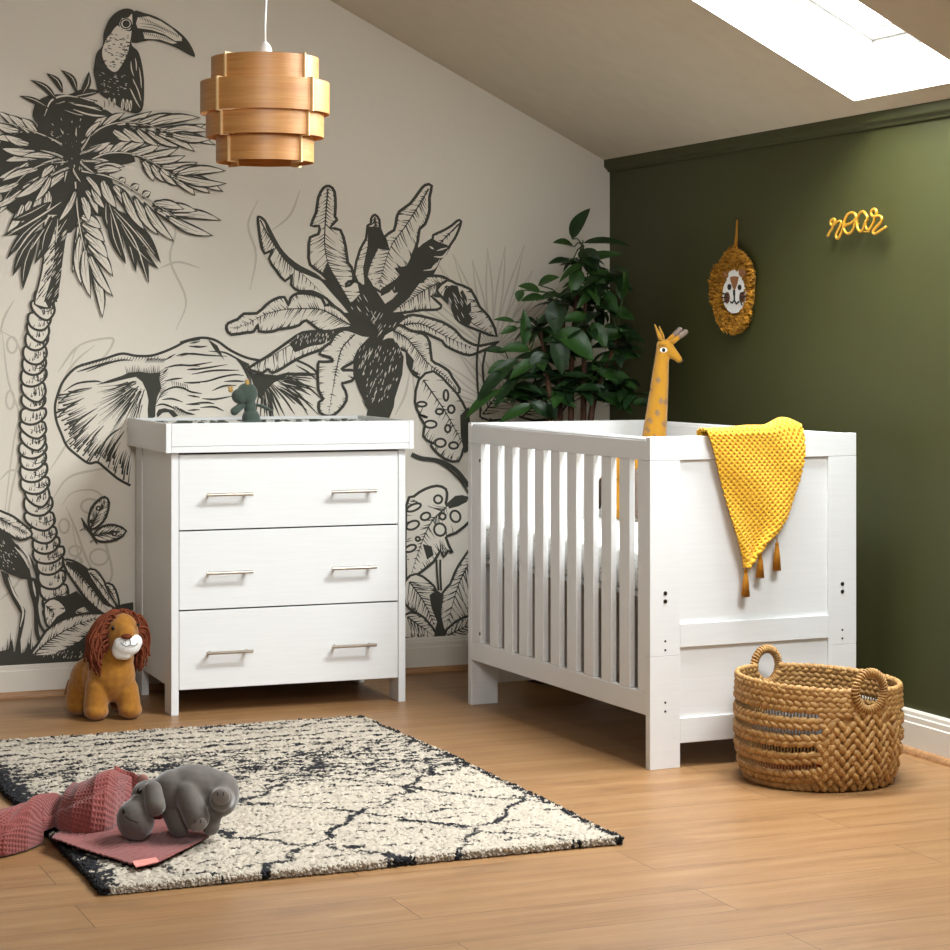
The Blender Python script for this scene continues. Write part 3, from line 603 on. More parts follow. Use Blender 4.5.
for k in range(90):
    x = mr.uniform(145, 315); y = mr.uniform(210, 440); stroke([(x - 9, y + 5), (x, y + 1), (x + 9, y + 6)], mr.uniform(.6, 1.1), 'both')
for k in range(26):
    u = k / 25; x = 375 + u * 245; y = 104 + u * 110 + u * u * 10; stroke([(x, y), (x - 6, y + 20)], .9, 'end')
for k in range(14): x = 400 + k * 13; stroke([(x, 206 + k * 3), (x + 10, 226 + k * 3.4)], .8, 'end')
for q in ([(370, 150), (470, 165), (560, 205)], [(380, 170), (460, 180), (540, 212)]): stroke(q, .7, 'both')
up()
for q in ([(318, 390), (322, 440), (336, 485)], [(345, 370), (352, 410), (352, 450)], [(310, 560), (340, 620), (372, 680)], [(340, 520), (365, 580), (382, 640)], [(370, 430), (380, 500), (384, 560)], [(330, 500), (345, 540)], [(320, 570), (350, 640), (376, 684)]): stroke(q, 1.2, 'both', 'paper')
for k in range(40): x = mr.uniform(110, 300); y = mr.uniform(460, 600); stroke([(x, y), (x + 12, y + 5)], .6, 'both', 'paper')
for x, y in ((150, 662), (178, 655), (210, 660), (266, 662), (292, 666), (314, 672)): ellipse((x, y), 10, 36, 'paper', .1); 
up()
for x, y in ((150, 662), (178, 655), (210, 660), (266, 662), (292, 666), (314, 672)): stroke([(x - 3, y - 25), (x + 2, y), (x - 2, y + 25)], .8, 'both')
# ---- left-hand animal, undergrowth, butterfly
Z(0, 490, 5.278); up()
leafshape([(-20, 110), (20, 118), (70, 140), (120, 180), (160, 215), (160, 245), (100, 262), (40, 230), (-20, 190)], [(-20, 140), (60, 185), (155, 235)], 2.4, 10, 40, (.3, .6))
up(); poly([(-20, 205), (40, 235), (75, 275), (110, 330), (150, 400), (165, 470), (110, 465), (60, 445), (20, 425), (-20, 410)])
stroke([(60, 280), (110, 310), (160, 370), (190, 440), (200, 520), (190, 600), (205, 700), (240, 760)], 3, 'none'); stroke([(150, 460), (165, 540), (185, 620), (190, 740), (205, 790)], 4, 'none')
poly([(150, 455), (200, 470), (205, 560), (195, 640), (215, 720), (190, 700), (170, 600)])
poly([(0, 425), (40, 440), (60, 500), (95, 570), (132, 635), (125, 700), (105, 790), (110, 880), (70, 880), (95, 740), (105, 650), (60, 570), (20, 490)])
up()
for q in ([(40, 460), (70, 540), (118, 630), (104, 720)], [(75, 300), (120, 350), (150, 410)], [(170, 480), (185, 560)], [(95, 290), (140, 340), (165, 400)]): stroke(q, 2.2, 'both', 'paper')
for k in range(30): x = mr.uniform(-5, 80); y = mr.uniform(260, 420); stroke([(x, y), (x + 8, y + 10)], .6, 'both', 'paper')
up(); poly([(225, 640), (290, 560), (350, 555), (400, 530), (470, 600), (560, 640), (640, 600), (700, 590), (700, 720), (560, 800), (480, 890), (140, 900), (160, 840), (260, 730)])
leafshape([(330, 368), (380, 372), (430, 398), (470, 430), (520, 480), (560, 560), (600, 640), (560, 660), (500, 620), (440, 560), (390, 490), (350, 430)], [(345, 385), (430, 470), (570, 640)], 2.4, 18, 45, (.3, .7), dark=[[(335, 370), (400, 385), (450, 415), (520, 500), (580, 620), (540, 600), (480, 520), (410, 440)]])
leafshape([(455, 425), (500, 420), (540, 470), (590, 560), (610, 620), (570, 600), (510, 520)], [(470, 435), (540, 510), (600, 610)], 2.2, 10, 45, (.4, .8))
leafshape([(550, 495), (590, 500), (615, 550), (625, 610), (600, 590)], [(560, 505), (620, 600)], 2.2, 6, 45, (.3, .6))
leafshape([(390, 640), (440, 610), (470, 640), (510, 660), (480, 700), (430, 690)], [(400, 640), (490, 680)], 2.0, 6, 45, (.3, .6))
leafshape([(140, 895), (190, 820), (240, 740), (310, 690), (400, 658), (480, 648), (560, 660), (480, 740), (420, 800), (330, 850), (230, 880)], [(150, 890), (260, 790), (400, 710), (545, 662)], 2.6, 26, 42, (.25, .6))
leafshape([(230, 600), (280, 570), (330, 600), (345, 640), (300, 670), (260, 720), (235, 690)], [(240, 610), (280, 650), (260, 700)], 2.2, 4, 45, (.2, .4))
up(); poly([(-10, 850), (40, 840), (60, 780), (70, 850), (120, 860), (150, 800), (160, 870), (420, 862), (560, 800), (720, 760), (720, 960), (-10, 960)])
for x, h in ((10, 80), (30, 120), (48, 160), (60, 100), (120, 70), (135, 130), (150, 180), (165, 100), (185, 60)): poly([(x - 8, 900), (x + mr.uniform(-4, 14), 900 - h), (x + 8, 900)])
up()
for k in range(60): x = mr.uniform(200, 560); y = mr.uniform(850, 890); stroke([(x, y), (x + 6, y - 12)], .6, 'both', 'paper')
leafshape([(462, 165), (478, 95), (512, 55), (548, 35), (572, 66), (556, 140), (520, 185), (480, 205)], [(478, 195), (520, 110), (555, 50)], 2.4, 10, 30, (.4, .8))
leafshape([(490, 232), (540, 190), (600, 183), (662, 215), (612, 260), (545, 272), (505, 262)], [(495, 240), (570, 225), (650, 216)], 2.4, 10, 30, (.4, .8))
up()
for c, r in (((515, 95), 14), ((598, 228), 16), ((480, 165), 12)): ellipse(c, r, r)
up(); ellipse((515, 95), 5, 6, 'paper'); ellipse((600, 230), 5, 5, 'paper')
stroke([(425, 145), (450, 190), (480, 230), (510, 285)], 3.4, 'both'); stroke([(430, 150), (445, 215)], 1, 'both'); stroke([(440, 200), (415, 215)], 1, 'both'); stroke([(490, 260), (470, 275)], 1, 'both')
# ---- the wall itself: cut along the roof slope
n0 = len(MU.v)
w = [(X0, 0), (XG, 0), (XG, ceil_z(XG) - .0005), (X0, ceil_z(X0) - .0005)]
MU.prism(w, YM, YM + .1, 'xz', 0)

struct(MU.build('wall_back', [M['paper'], M['ink'], M['faint']], flip=False))
# ================================================================ chest of drawers with changing tray
CD = .526; TD = .555; CW = .7836
chest = thing('changing_chest', 'white three-drawer chest with a changing tray on top, against the mural wall', 'chest of drawers', (1.7633, 6.7476, 0), -.0278)
lw, ld, ZT = .024, .092, .8325
for sx in (0, 1):
    for sy in (0, 1):
        x0 = 0 if sx == 0 else CW - lw; y0 = 0 if sy == 0 else CD - ld
        MB().box((x0, y0, 0), (x0 + lw, y0 + ld, ZT - .001)).build('leg', M['white'], chest, bevel=.0012)
    x0 = .003 if sx == 0 else CW - lw
    MB().box((x0, ld + .0008, .086), (x0 + lw - .003, CD - ld - .0008, ZT - .001)).build('side_panel', M['white'], chest, bevel=.001)
MB().box((lw, CD - .012, .086), (CW - lw, CD - .002, ZT - .002)).build('back_panel', M['white'], chest)
MB().box((lw, .03, .088), (CW - lw, CD - .013, .1)).build('bottom_panel', M['white'], chest)
MB().box((lw + .0005, .021, .575), (CW - lw - .0005, .06, .595)).build('drawer_rail', M['gap'], chest)
MB().box((lw + .0005, .021, .322), (CW - lw - .0005, .06, .342)).build('drawer_rail', M['gap'], chest)
MB().box((lw + .0005, .021, .815), (CW - lw - .0005, .06, .83)).build('drawer_rail', M['gap'], chest)
hx = (.183, .598)
for z0, z1 in ((.080, .3285), (.3335, .5815), (.5865, .8255)):
    dr = MB().box((lw + .002, .001, z0), (CW - lw - .002, .02, z1)).build('drawer', M['white'], chest, bevel=.0012)
    bx = MB(); bx.box((lw + .02, .0202, z0 + .03), (CW - lw - .02, CD - .03, z0 + .036)); bx.build('drawer_box', M['white'], dr)
    for cx in hx:
        hz = (z0 + z1) / 2 - .008; h = MB()
        h.tube([(cx - .076, -.030, hz), (cx + .076, -.030, hz)], .0055, 12)
        for s in (-1, 1): h.tube([(cx + s * .060, -.030, hz), (cx + s * .060, .001, hz)], .0047, 10)
        hd = h.build('handle', M['steel'], dr, smooth=False, bevel=.0008); hd['label'] = 'brushed metal bar handle'
o = .0221; ZR = .9257; th = .017
tray = MB()
tray.box((-o, -o, ZT), (-o + th, TD, ZR)); tray.box((CW + o - th, -o, ZT), (CW + o, TD - .018, ZR))
tray.box((-o + th + .0006, -o, ZT + .0205), (CW + o - th - .0006, -o + th, ZR)); tray.box((-o + th + .0006, -o + .0004, ZT), (CW + o - th - .0006, -o + th, ZT + .0195))
tray.box((-o + th + .0006, TD - .018 - th, ZT), (CW + o - th - .0006, TD - .018, ZR)); tray.box((-o + th, -o + th, ZT + .001), (CW + o - th, TD - .018 - th, ZT + .013))
tray.build('changing_tray', M['white'], chest, bevel=.0012)
# padded changing mat lying in the tray
def mat_print():
    n = NT('leaf_print_vinyl'); v = n.coord('Object', (1, 1, 1)); f = n.noise(v, 24, 2)
    return n.set(n.ramp(f, [(.48, srgb('#e9e8e2')), (.52, srgb('#39463c'))]), .4)
mt = thing('changing_mat', 'padded leaf-print changing mat lying in the tray on the chest', 'changing mat', (1.7633, 6.7476, 0), -.0278)
P = []
W_, D_ = CW + 2 * o - 2 * th - .012, CD + o - 2 * th - .012
for i in range(25):
    row = []
    for j in range(41):
        u, v = j / 40, i / 24; x = -o + th + .006 + u * W_; y = -o + th + .006 + v * D_
        e = min(min(u, 1 - u) * W_, min(v, 1 - v) * D_ * 1.0)
        z = ZT + .014 + .018 * min(1, e / .02) ** .5 + .054 * math.exp(-((e - .045) / .035) ** 2)
        row.append((x, y, z))
    P.append(row)
top = MB().grid(P); rim = [(x, y, ZT + .0135) for x, y, z in (P[0] + [r[-1] for r in P[1:]] + P[-1][-2::-1] + [r[0] for r in P[-2:0:-1]])]
top.add(rim, [tuple(range(len(rim)))])
top.build('pad', mat_print(), mt, smooth=True)
# ================================================================ cot bed
CBW, CBL, CBH = .6795, 1.2221, .92
cot = thing('cot_bed', 'white slatted cot bed with solid panelled ends beside the green wall', 'cot', (2.7594, 5.3817, 0), .033)
T = .025
for e, y0 in enumerate((0, CBL - T)):
    y1 = y0 + T; ya, yb = (y0 + .008, y1 - .004) if e == 0 else (y0 + .004, y1 - .008)
    for x0, x1 in ((0, .0955), (CBW - .0955, CBW)):
        MB().box((x0, y0, 0), (x1, y1, .3118)).build('leg', M['white'], cot, bevel=.0012)
        MB().box((x0, y0, .3124), (x1, y1, .8535)).build('post', M['white'], cot, bevel=.001)
    MB().box((0, y0, .8541), (CBW, y1, CBH)).build('top_rail', M['white'], cot, bevel=.0015)
    MB().box((.0957, y0, .3335), (CBW - .0957, y1, .399)).build('mid_rail', M['white'], cot, bevel=.0012)
    MB().box((.0957, y0, .0675), (CBW - .0957, y1, .137)).build('bottom_rail', M['white'], cot, bevel=.0012)
    MB().box((.0957, ya, .3995), (CBW - .0957, yb, .853)).build('end_panel', M['white'], cot)
    MB().box((.0957, ya, .1375), (CBW - .0957, yb, .333)).build('end_panel', M['white'], cot)
    if e == 0:
        for x in (.048, CBW - .048):
            for z in (.4865, .464):
                b = MB(); b.tube([(x, -.0015, z), (x, .004, z)], .0058, 14); b.tube([(x, -.0022, z), (x, .0, z)], .003, 6)
                b.build('bolt', M['bolt'], cot)['label'] = 'dark metal bolt head'
            for z in (.3535, .329, .1835, .159):
                b = MB(); b.tube([(x, -.0004, z), (x, .002, z)], .0033, 12); b.build('screw_hole', M['black'], cot)
SX = .020; sl = .018
for s in (0, 1):
    xa = .0005 if s == 0 else CBW - SX - .0005; xb = xa + SX
    MB().box((xa, T + .0005, .8545), (xb, CBL - T - .0005, .909)).build('side_rail', M['white'], cot, bevel=.0015)
    cap = MB().prism([(xa + .0015, .909), (xb - .0015, .909), (xb - .0015, .913), (xb - .005, .9185), (xa + .005, .9185), (xa + .0015, .913)], T + .004, CBL - T - .004, 'xz')
    cap.build('teething_rail', M['white'], cot)
    MB().box((xa, T + .0005, .148), (xb, CBL - T - .0005, .2105)).build('side_rail', M['white'], cot, bevel=.0015)
    MB().box((xa + .001, T + .0005, .211), (xa + .001 + sl, .0735, .854)).build('slat', M['white'], cot, bevel=.0015)
    MB().box((xa + .001, 1.125, .211), (xa + .001 + sl, CBL - T - .0005, .854)).build('slat', M['white'], cot, bevel=.0015)
    for i in range(9):
        c = .0975 + .1095 * i + .05475; h = .0302 if i < 8 else .0302
        MB().box((xa + .001, c - h, .211), (xa + .001 + sl, c + h, .854)).build('slat', M['white'], cot, bevel=.002)
    if s == 0:
        for z in (.80, .24):
            b = MB(); b.tube([(xa + .001, 1.1315, z), (xa - .0006, 1.1315, z)], .0055, 12); b.build('bolt', M['bolt'], cot)
MB().box((SX + .012, T + .002, .464), (CBW - SX - .012, CBL - T - .002, .478)).build('mattress_base', M['white'], cot, bevel=.001)
def dotted():
    n = NT('dotted_sheet'); v = n.coord('Object', (1, 1, 1)); vo = n.n('ShaderNodeTexVoronoi', i_Scale=75.0, feature='F1', i_Randomness=1.0); n.l(v, vo.inputs['Vector'])
    return n.set(n.ramp(vo.outputs['Distance'], [(.16, srgb('#9a8a72')), (.2, srgb('#f0efeb'))]), .9)
mtt = thing('cot_mattress', 'mattress in a white speckled sheet lying inside the cot', 'mattress', (2.7594, 5.3817, 0), .033)
o_ = MB().box((SX + .012, T + .008, .4785), (CBW - SX - .012, CBL - T - .008, .60)).build('mattress_body', dotted(), mtt, smooth=True)
b = o_.modifiers.new('round', 'BEVEL'); b.width = .022; b.segments = 5
# ================================================================ rug
rg = np.random.default_rng(5)
RX0, RX1, RY0, RY1 = 1.062, 2.292, 4.612, 6.425
def smooth_noise(shape, cell, rg):
    h, w = shape; gh, gw = int(h / cell[0]) + 3, int(w / cell[1]) + 3; g = rg.random((gh, gw))
    y = np.arange(h) / cell[0]; x = np.arange(w) / cell[1]; yi = y.astype(int); xi = x.astype(int); fy = (y - yi)[:, None]; fx = (x - xi)[None]
    fy = fy * fy * (3 - 2 * fy); fx = fx * fx * (3 - 2 * fx)
    a = g[yi][:, xi]; b = g[yi][:, xi + 1]; c = g[yi + 1][:, xi]; d = g[yi + 1][:, xi + 1]
    return (a * (1 - fx) + b * fx) * (1 - fy) + (c * (1 - fx) + d * fx) * fy
def quads(ny, nx):
    i = np.arange(ny - 1)[:, None] * nx + np.arange(nx - 1)[None]
    return np.stack([i, i + 1, i + nx + 1, i + nx], -1).reshape(-1, 4)
def np_mesh(name, V, F, mats, parent=None, smooth=False, attr=None):
    me = bpy.data.meshes.new(name); V = np.asarray(V, np.float32).reshape(-1, 3); F = np.asarray(F, np.int32)
    me.vertices.add(len(V)); me.vertices.foreach_set('co', V.ravel()); me.loops.add(F.size); me.loops.foreach_set('vertex_index', F.ravel())
    me.polygons.add(len(F)); me.polygons.foreach_set('loop_start', np.arange(0, F.size, F.shape[1], dtype=np.int32))
    me.polygons.foreach_set('use_smooth', np.full(len(F), smooth)); me.update(calc_edges=True); me.validate()
    if attr is not None:
        a = me.color_attributes.new('yarn', 'FLOAT_COLOR', 'POINT'); a.data.foreach_set('color', np.asarray(attr, np.float32).ravel())
    for m in (mats if isinstance(mats, (list, tuple)) else [mats]): me.materials.append(m)
    o = bpy.data.objects.new(name, me); COL.objects.link(o)
    if parent: o.parent = parent
    return o
st = .0046; nx = int((RX1 - RX0) / st); ny = int((RY1 - RY0) / st)
U = np.linspace(0, RX1 - RX0, nx)[None].repeat(ny, 0); V = np.linspace(0, RY1 - RY0, ny)[:, None].repeat(nx, 1)
wv = (smooth_noise((ny, nx), (14, 14), rg) - .5) * .055; wv2 = (smooth_noise((ny, nx), (12, 16), rg) - .5) * .055
fine = smooth_noise((ny, nx), (1.5, 4.5), rg); fine2 = smooth_noise((ny, nx), (2.0, 7), rg); patch = smooth_noise((ny, nx), (30, 45), rg)
def lines(c, per, w):
    d = np.abs(((c / per) + .5) % 1 - .5) * per; return d < w
Uw, Vw = U + wv, V + wv2
dark = np.zeros((ny, nx), bool)
near = V < .98
dia = lines(Uw * .92 + Vw * .75 - .22, .40, .0105) | lines(Uw * .92 - Vw * .75 + .06, .40, .0105)
dark |= near & dia & (fine > .26)
dark |= near & lines(Vw + .10 * Uw + .03 * np.sin(U * 9), .088, .0045) & (fine2 > .50) & (patch > .30)
dark |= near & (fine > .86) & (fine2 > .66) & (patch > .55)
mid = (V > .80) & (V < 1.42)
dens = np.interp(V, [.8, .95, 1.1, 1.3, 1.42], [.0, .3, .34, .26, .12]) * (.35 + 1.3 * smooth_noise((ny, nx), (22, 34), rg))
dark |= mid & (fine * .6 + fine2 * .4 > 1 - .3 - dens * .62)
far = V >= 1.38
dark |= far & lines(Vw * 1.0, .074, .011) & (fine > .42)
dark |= (U < .055) & (smooth_noise((ny, nx), (3, 3), rg) > np.interp(U, [0, .03, .055], [.12, .35, .75]))
dark |= (U > RX1 - RX0 - .022) & (fine > .36)
dark |= (V > RY1 - RY0 - .03) & (fine > .62)
base = np.array(srgb('#b7ac9b')); ch = np.array(srgb('#17161a'))
k = rg.uniform(.86, 1.06, (ny, nx, 1)) * (1 + .10 * (smooth_noise((ny, nx), (60, 6), rg)[..., None] - .5))
colr = np.where(dark[..., None], ch[None, None] * rg.uniform(.7, 1.5, (ny, nx, 1)), base[None, None] * k); colr[..., 3] = 1
edge = np.minimum(np.minimum(U, RX1 - RX0 - U), np.minimum(V, RY1 - RY0 - V))
hgt = .017 * np.clip(edge / .016, 0, 1) ** .6 + rg.uniform(-.0035, .0045, (ny, nx)) + .003 * smooth_noise((ny, nx), (10, 10), rg)
hgt = np.clip(hgt, .001, .0245); hgt[0] = hgt[-1] = .001; hgt[:, 0] = hgt[:, -1] = .001
jit = .0035; wav = (smooth_noise((ny, nx), (40, 40), rg) - .5) * .024
Pv = np.stack([RX0 + U + rg.uniform(-jit, jit, (ny, nx)) + wav, RY0 + V + rg.uniform(-jit, jit, (ny, nx)) + wav * .8, hgt + .0005], -1)
def yarn_mat(name, rough=.95):
    n = NT(name); a = n.n('ShaderNodeVertexColor', layer_name='yarn'); return n.set(a.outputs['Color'], rough)
Vt = [Pv.reshape(-1, 3)]; Ft = [quads(ny, nx)]; Ct = [colr.reshape(-1, 4)]; nvt = nx * ny     # tufts that spill over the edges
for q in range(12000):
    per = rg.uniform(0, 2 * (RX1 - RX0) + 2 * (RY1 - RY0)); w_, d_ = RX1 - RX0, RY1 - RY0; in_ = rg.uniform(-.006, .010)
    if per < w_: u, v = per, in_
    elif per < 2 * w_: u, v = per - w_, d_ - in_
    elif per < 2 * w_ + d_: u, v = in_, per - 2 * w_
    else: u, v = w_ - in_, per - 2 * w_ - d_
    j_, i_ = min(nx - 1, max(0, int(u / w_ * (nx - 1)))), min(ny - 1, max(0, int(v / d_ * (ny - 1)))); r = rg.uniform(.003, .0056); z = rg.uniform(.003, .018)
    wv_ = wav[i_, j_]; c = np.array((RX0 + u + wv_, RY0 + v + wv_ * .8, z)); o6 = np.array([(1, 0, 0), (0, 1, 0), (-1, 0, 0), (0, -1, 0), (0, 0, 1), (0, 0, -1)], float) * r * rg.uniform(.7, 1.3, (6, 1)); o6[5, 2] = max(o6[5, 2], .001 - z)
    Vt.append(c + o6); f = np.array([(0, 1, 4, 4), (1, 2, 4, 4), (2, 3, 4, 4), (3, 0, 4, 4), (1, 0, 5, 5), (2, 1, 5, 5), (3, 2, 5, 5), (0, 3, 5, 5)]) + nvt; nvt += 6; Ft.append(f)
    Ct.append(np.repeat(colr[i_, j_][None], 6, 0))
Q4 = np.concatenate(Ft[:1]); T3 = np.concatenate(Ft[1:])[:, :3]
me = bpy.data.meshes.new('shaggy_rug'); Va = np.concatenate(Vt).astype(np.float32); me.vertices.add(len(Va)); me.vertices.foreach_set('co', Va.ravel())
me.loops.add(Q4.size + T3.size); me.loops.foreach_set('vertex_index', np.concatenate([Q4.ravel(), T3.ravel()]).astype(np.int32)); me.polygons.add(len(Q4) + len(T3))
me.polygons.foreach_set('loop_start', np.concatenate([np.arange(0, Q4.size, 4), Q4.size + np.arange(0, T3.size, 3)]).astype(np.int32)); me.update(calc_edges=True); me.validate()
at_ = me.color_attributes.new('yarn', 'FLOAT_COLOR', 'POINT'); at_.data.foreach_set('color', np.concatenate(Ct).astype(np.float32).ravel()); me.materials.append(yarn_mat('rug_wool'))
rug = bpy.data.objects.new('shaggy_rug', me); COL.objects.link(rug)
tag(rug, 'cream shaggy rug with black diamond lines lying on the oak floor', 'rug')
# ================================================================ pendant lamp
dl = 5.5; r_ = ray(265, 110); LP = Vector((r_.x * dl, r_.y * dl, 0))
def lz(py): return CH + (YH - py + 1.5) / FPX * (dl - .115)
M['veneer'] = wood('lamp_veneer', '#c69053', '#ad7238', (2.5, 2.5, 70), .45)
M['ply'] = plain('pale_ply_edge', '#e3c08a', .6, .05, 50)
lamp = thing('pendant_lamp', 'wooden banded pendant lamp hanging from the sloping ceiling on a white cord', 'lamp', (LP.x, LP.y, 0), VIEW_RZ)
px_m = dl / FPX
RG = [(53.6, 54.0, 77.5), (64.4, 79.0, 111.0), (58.8, 111.5, 135.0), (48.8, 134.5, 160.5)]
finp = []
for R_, a, b in RG:
    r = R_ * px_m; z0, z1 = lz(b), lz(a)
    mb = MB(); mb.lathe([(r - .002, z0), (r, z0), (r, z1), (r - .002, z1), (r - .002, z0)], 180, cap0=False, cap1=False)
    mb.build('veneer_band', M['veneer'], lamp, smooth=False, weld=True)
for k in range(4):
    a = math.radians(-45 + 90 * k) + .096; ca, sa = math.cos(a), math.sin(a); mb = MB()
    outl = []; e = .0065
    zs = [(lz(RG[i][1] - (1.5 if i == 0 else 1.2)), lz(RG[i][2] + (.8 if i < 3 else 1.8))) for i in range(4)]
    prof = [(RG[0][0] * px_m - .055, zs[0][0]), (RG[0][0] * px_m + e, zs[0][0])]
    for i in range(1, 4):
        zb = (lz(RG[i][1] - 1.2) if RG[i][0] > RG[i - 1][0] else lz(RG[i - 1][2] + 1.2))
        prof += [(RG[i - 1][0] * px_m + e, zb), (RG[i][0] * px_m + e, zb)]
    prof += [(RG[3][0] * px_m + e, zs[3][1]), (RG[3][0] * px_m - .028, zs[3][1]), (RG[3][0] * px_m - .028, zs[3][1] + .012), (RG[3][0] * px_m - .012, zs[3][1] + .018), (RG[3][0] * px_m - .012, zs[0][0] - .02), (RG[0][0] * px_m - .055, zs[0][0] - .008)]
    vs = []; th_ = .0022
    for s in (-1, 1):
        vs += [(r * ca - s * th_ * sa, r * sa + s * th_ * ca, z) for r, z in prof]
    m = len(prof); tri = tessellate_polygon([[Vector((r, z, 0)) for r, z in prof]])
    fs = [tuple(t) for t in tri] + [tuple(m + i for i in t[::-1]) for t in tri] + [(i, (i + 1) % m, m + (i + 1) % m, m + i) for i in range(m)]
    mb.add(vs, fs); mb.build('fin', M['ply'], lamp)
mb = MB()
for k in range(4):
    a = math.radians(-45 + 90 * k) + .096; r = RG[0][0] * px_m - .045
    mb.tube([(0, 0, lz(60)), (r * math.cos(a), r * math.sin(a), lz(60))], .002, 6)
mb.lathe([(.018, lz(60) - .002), (.024, lz(60) - .002), (.024, lz(60) + .002), (.018, lz(60) + .002), (.018, lz(60) - .002)], 24, cap0=False, cap1=False)
mb.build('ring_mount', M['steel'], lamp)
M['plastic'] = plain('white_plastic', '#e9e6df', .35, .02)
mb = MB(); mb.lathe([(.0145, lz(66)), (.0165, lz(58)), (.0165, lz(52)), (.0172, lz(51.5)), (.0172, lz(47)), (.015, lz(42)), (.009, lz(38.5)), (.0045, lz(36.5))], 28); mb.build('lamp_holder', M['plastic'], lamp, smooth=True)
mb = MB(); mb.lathe([(.0174, lz(49.2)), (.0176, lz(49.2)), (.0176, lz(48.4)), (.0174, lz(48.4))], 28); mb.build('holder_ring', M['black'], lamp)
zc = ceil_z(LP.x)
mb = MB(); mb.tube([(0, 0, lz(38)), (-.0006, 0, lz(20)), (.002, 0, lz(0)), (.001, 0, zc - .03)], .0032, 8); mb.build('cord', M['plastic'], lamp, smooth=True)
mb = MB(); mb.lathe([(.05, zc - .035), (.052, zc - .028), (.052, zc + .03)], 32); mb.build('ceiling_rose', M['plastic'], lamp)
b_ = MB(); b_.ell((0, 0, lz(90)), (.028, .028, .034)); b_.tube([(0, 0, lz(66)), (0, 0, lz(82))], .013, 16); b_.build('bulb', M['plastic'], lamp, smooth=True)
# ================================================================ seagrass basket
BC = Vector((3.112, 5.126, 0)) + RT * .024
M['grass'] = None
n = NT('seagrass'); v = n.coord('Object', (1, 1, 1)); f = n.noise(v, 46, 3); f2 = n.noise(n.coord('Object', (260, 260, 60)), 1, 2)
c = n.ramp(f, [(.3, srgb('#8e6230')), (.55, srgb('#b08448')), (.75, srgb('#c49c60'))]); c = n.mix(.3, c, n.ramp(f2, [(.35, srgb('#8a5c2a')), (.65, srgb('#d0ab70'))])); n.bump(f2, .25, .001); M['grass'] = n.set(c, .6)
M['stake'] = plain('seagrass_core', '#8d744e', .8, .2, 60)
bk = thing('seagrass_basket', 'round woven seagrass basket with two ring handles beside the cot leg', 'basket', BC, VIEW_RZ)
TH0 = math.radians(-62)
def b_r(z): return float(np.interp(z, [0, .012, .05, .11, .18, .24, .30], [.185, .198, .2135, .2215, .2225, .220, .2165]))
def rim_z(t): return .268 + .012 * math.cos(t - math.radians(175))
def near_h(t):
    d = abs((t - TH0 + PI / 2) % PI - PI / 2); return max(0, 1 - d / math.radians(62))
br_ = random.Random(3)
W1 = MB(); core = MB()
RINGS = [(TH0, .266, .046, .049), (TH0 + PI + .05, .276, .043, .047)]
def in_ring(t, z, k=1.0):
    for t0, zc_, hw, hh in RINGS:
        d = ((t - t0 + PI) % (2 * PI) - PI) * .2225
        if (d / hw) ** 2 + ((z - zc_) / hh) ** 2 < k: return True
    return False
def lump(t, z, L, h, slant, r_off=0, th=.0078):
    if in_ring(t, z, 1.02): return
    r = b_r(z) + r_off; c = Vector((r * math.cos(t), r * math.sin(t), z)); tg = Vector((-math.sin(t), math.cos(t), 0)); nr = Vector((math.cos(t), math.sin(t), 0)); up = Vector((0, 0, 1))
    d = tg * math.cos(slant) + up * math.sin(slant); e = nr.cross(d)
    R = Matrix((d, nr, e)).transposed()
    W1.ell(c, (L * br_.uniform(.9, 1.12), th * br_.uniform(.9, 1.15), h * br_.uniform(.9, 1.1)), 8, 6, R)
NR = 17; GAPS = (12, 9, 6, 3)
def row_z(u, t): return .010 + (rim_z(t) - .018) * (u ** .95) + .05 * near_h(t) ** 1.3 * (1 - u) * (u > 0)
for i in range(NR):
    u = i / (NR - 1); K = 64
    for k in range(K):
        t = 2 * PI * (k + .5 * (i % 2)) / K; nh = near_h(t)
        if i in GAPS and nh < .42: continue
        if nh > .62 and i < 12: continue
        lump(t, row_z(u, t), .0170, .0088, .40 if i % 2 else -.40)
for i in range(16):                                        # broad chevrons filling the two handle sides
    K = 50
    for k in range(K):
        t = 2 * PI * (k + .5 * (i % 2)) / K; nh = near_h(t); z = .014 + i * .0150
        if z > rim_z(t) - .05 - .035 * (nh < .8) or nh < .36 + .9 * max(0, z - .05): continue
        lump(t, z, .0165, .0092, .92 if k % 2 else -.92, .0022, .009)
for k in range(70):                                        # plaited rim
    t = 2 * PI * k / 70; lump(t, rim_z(t) + .001, .0145, .009, .35)
W1.build('woven_side', M['grass'], bk, smooth=True)
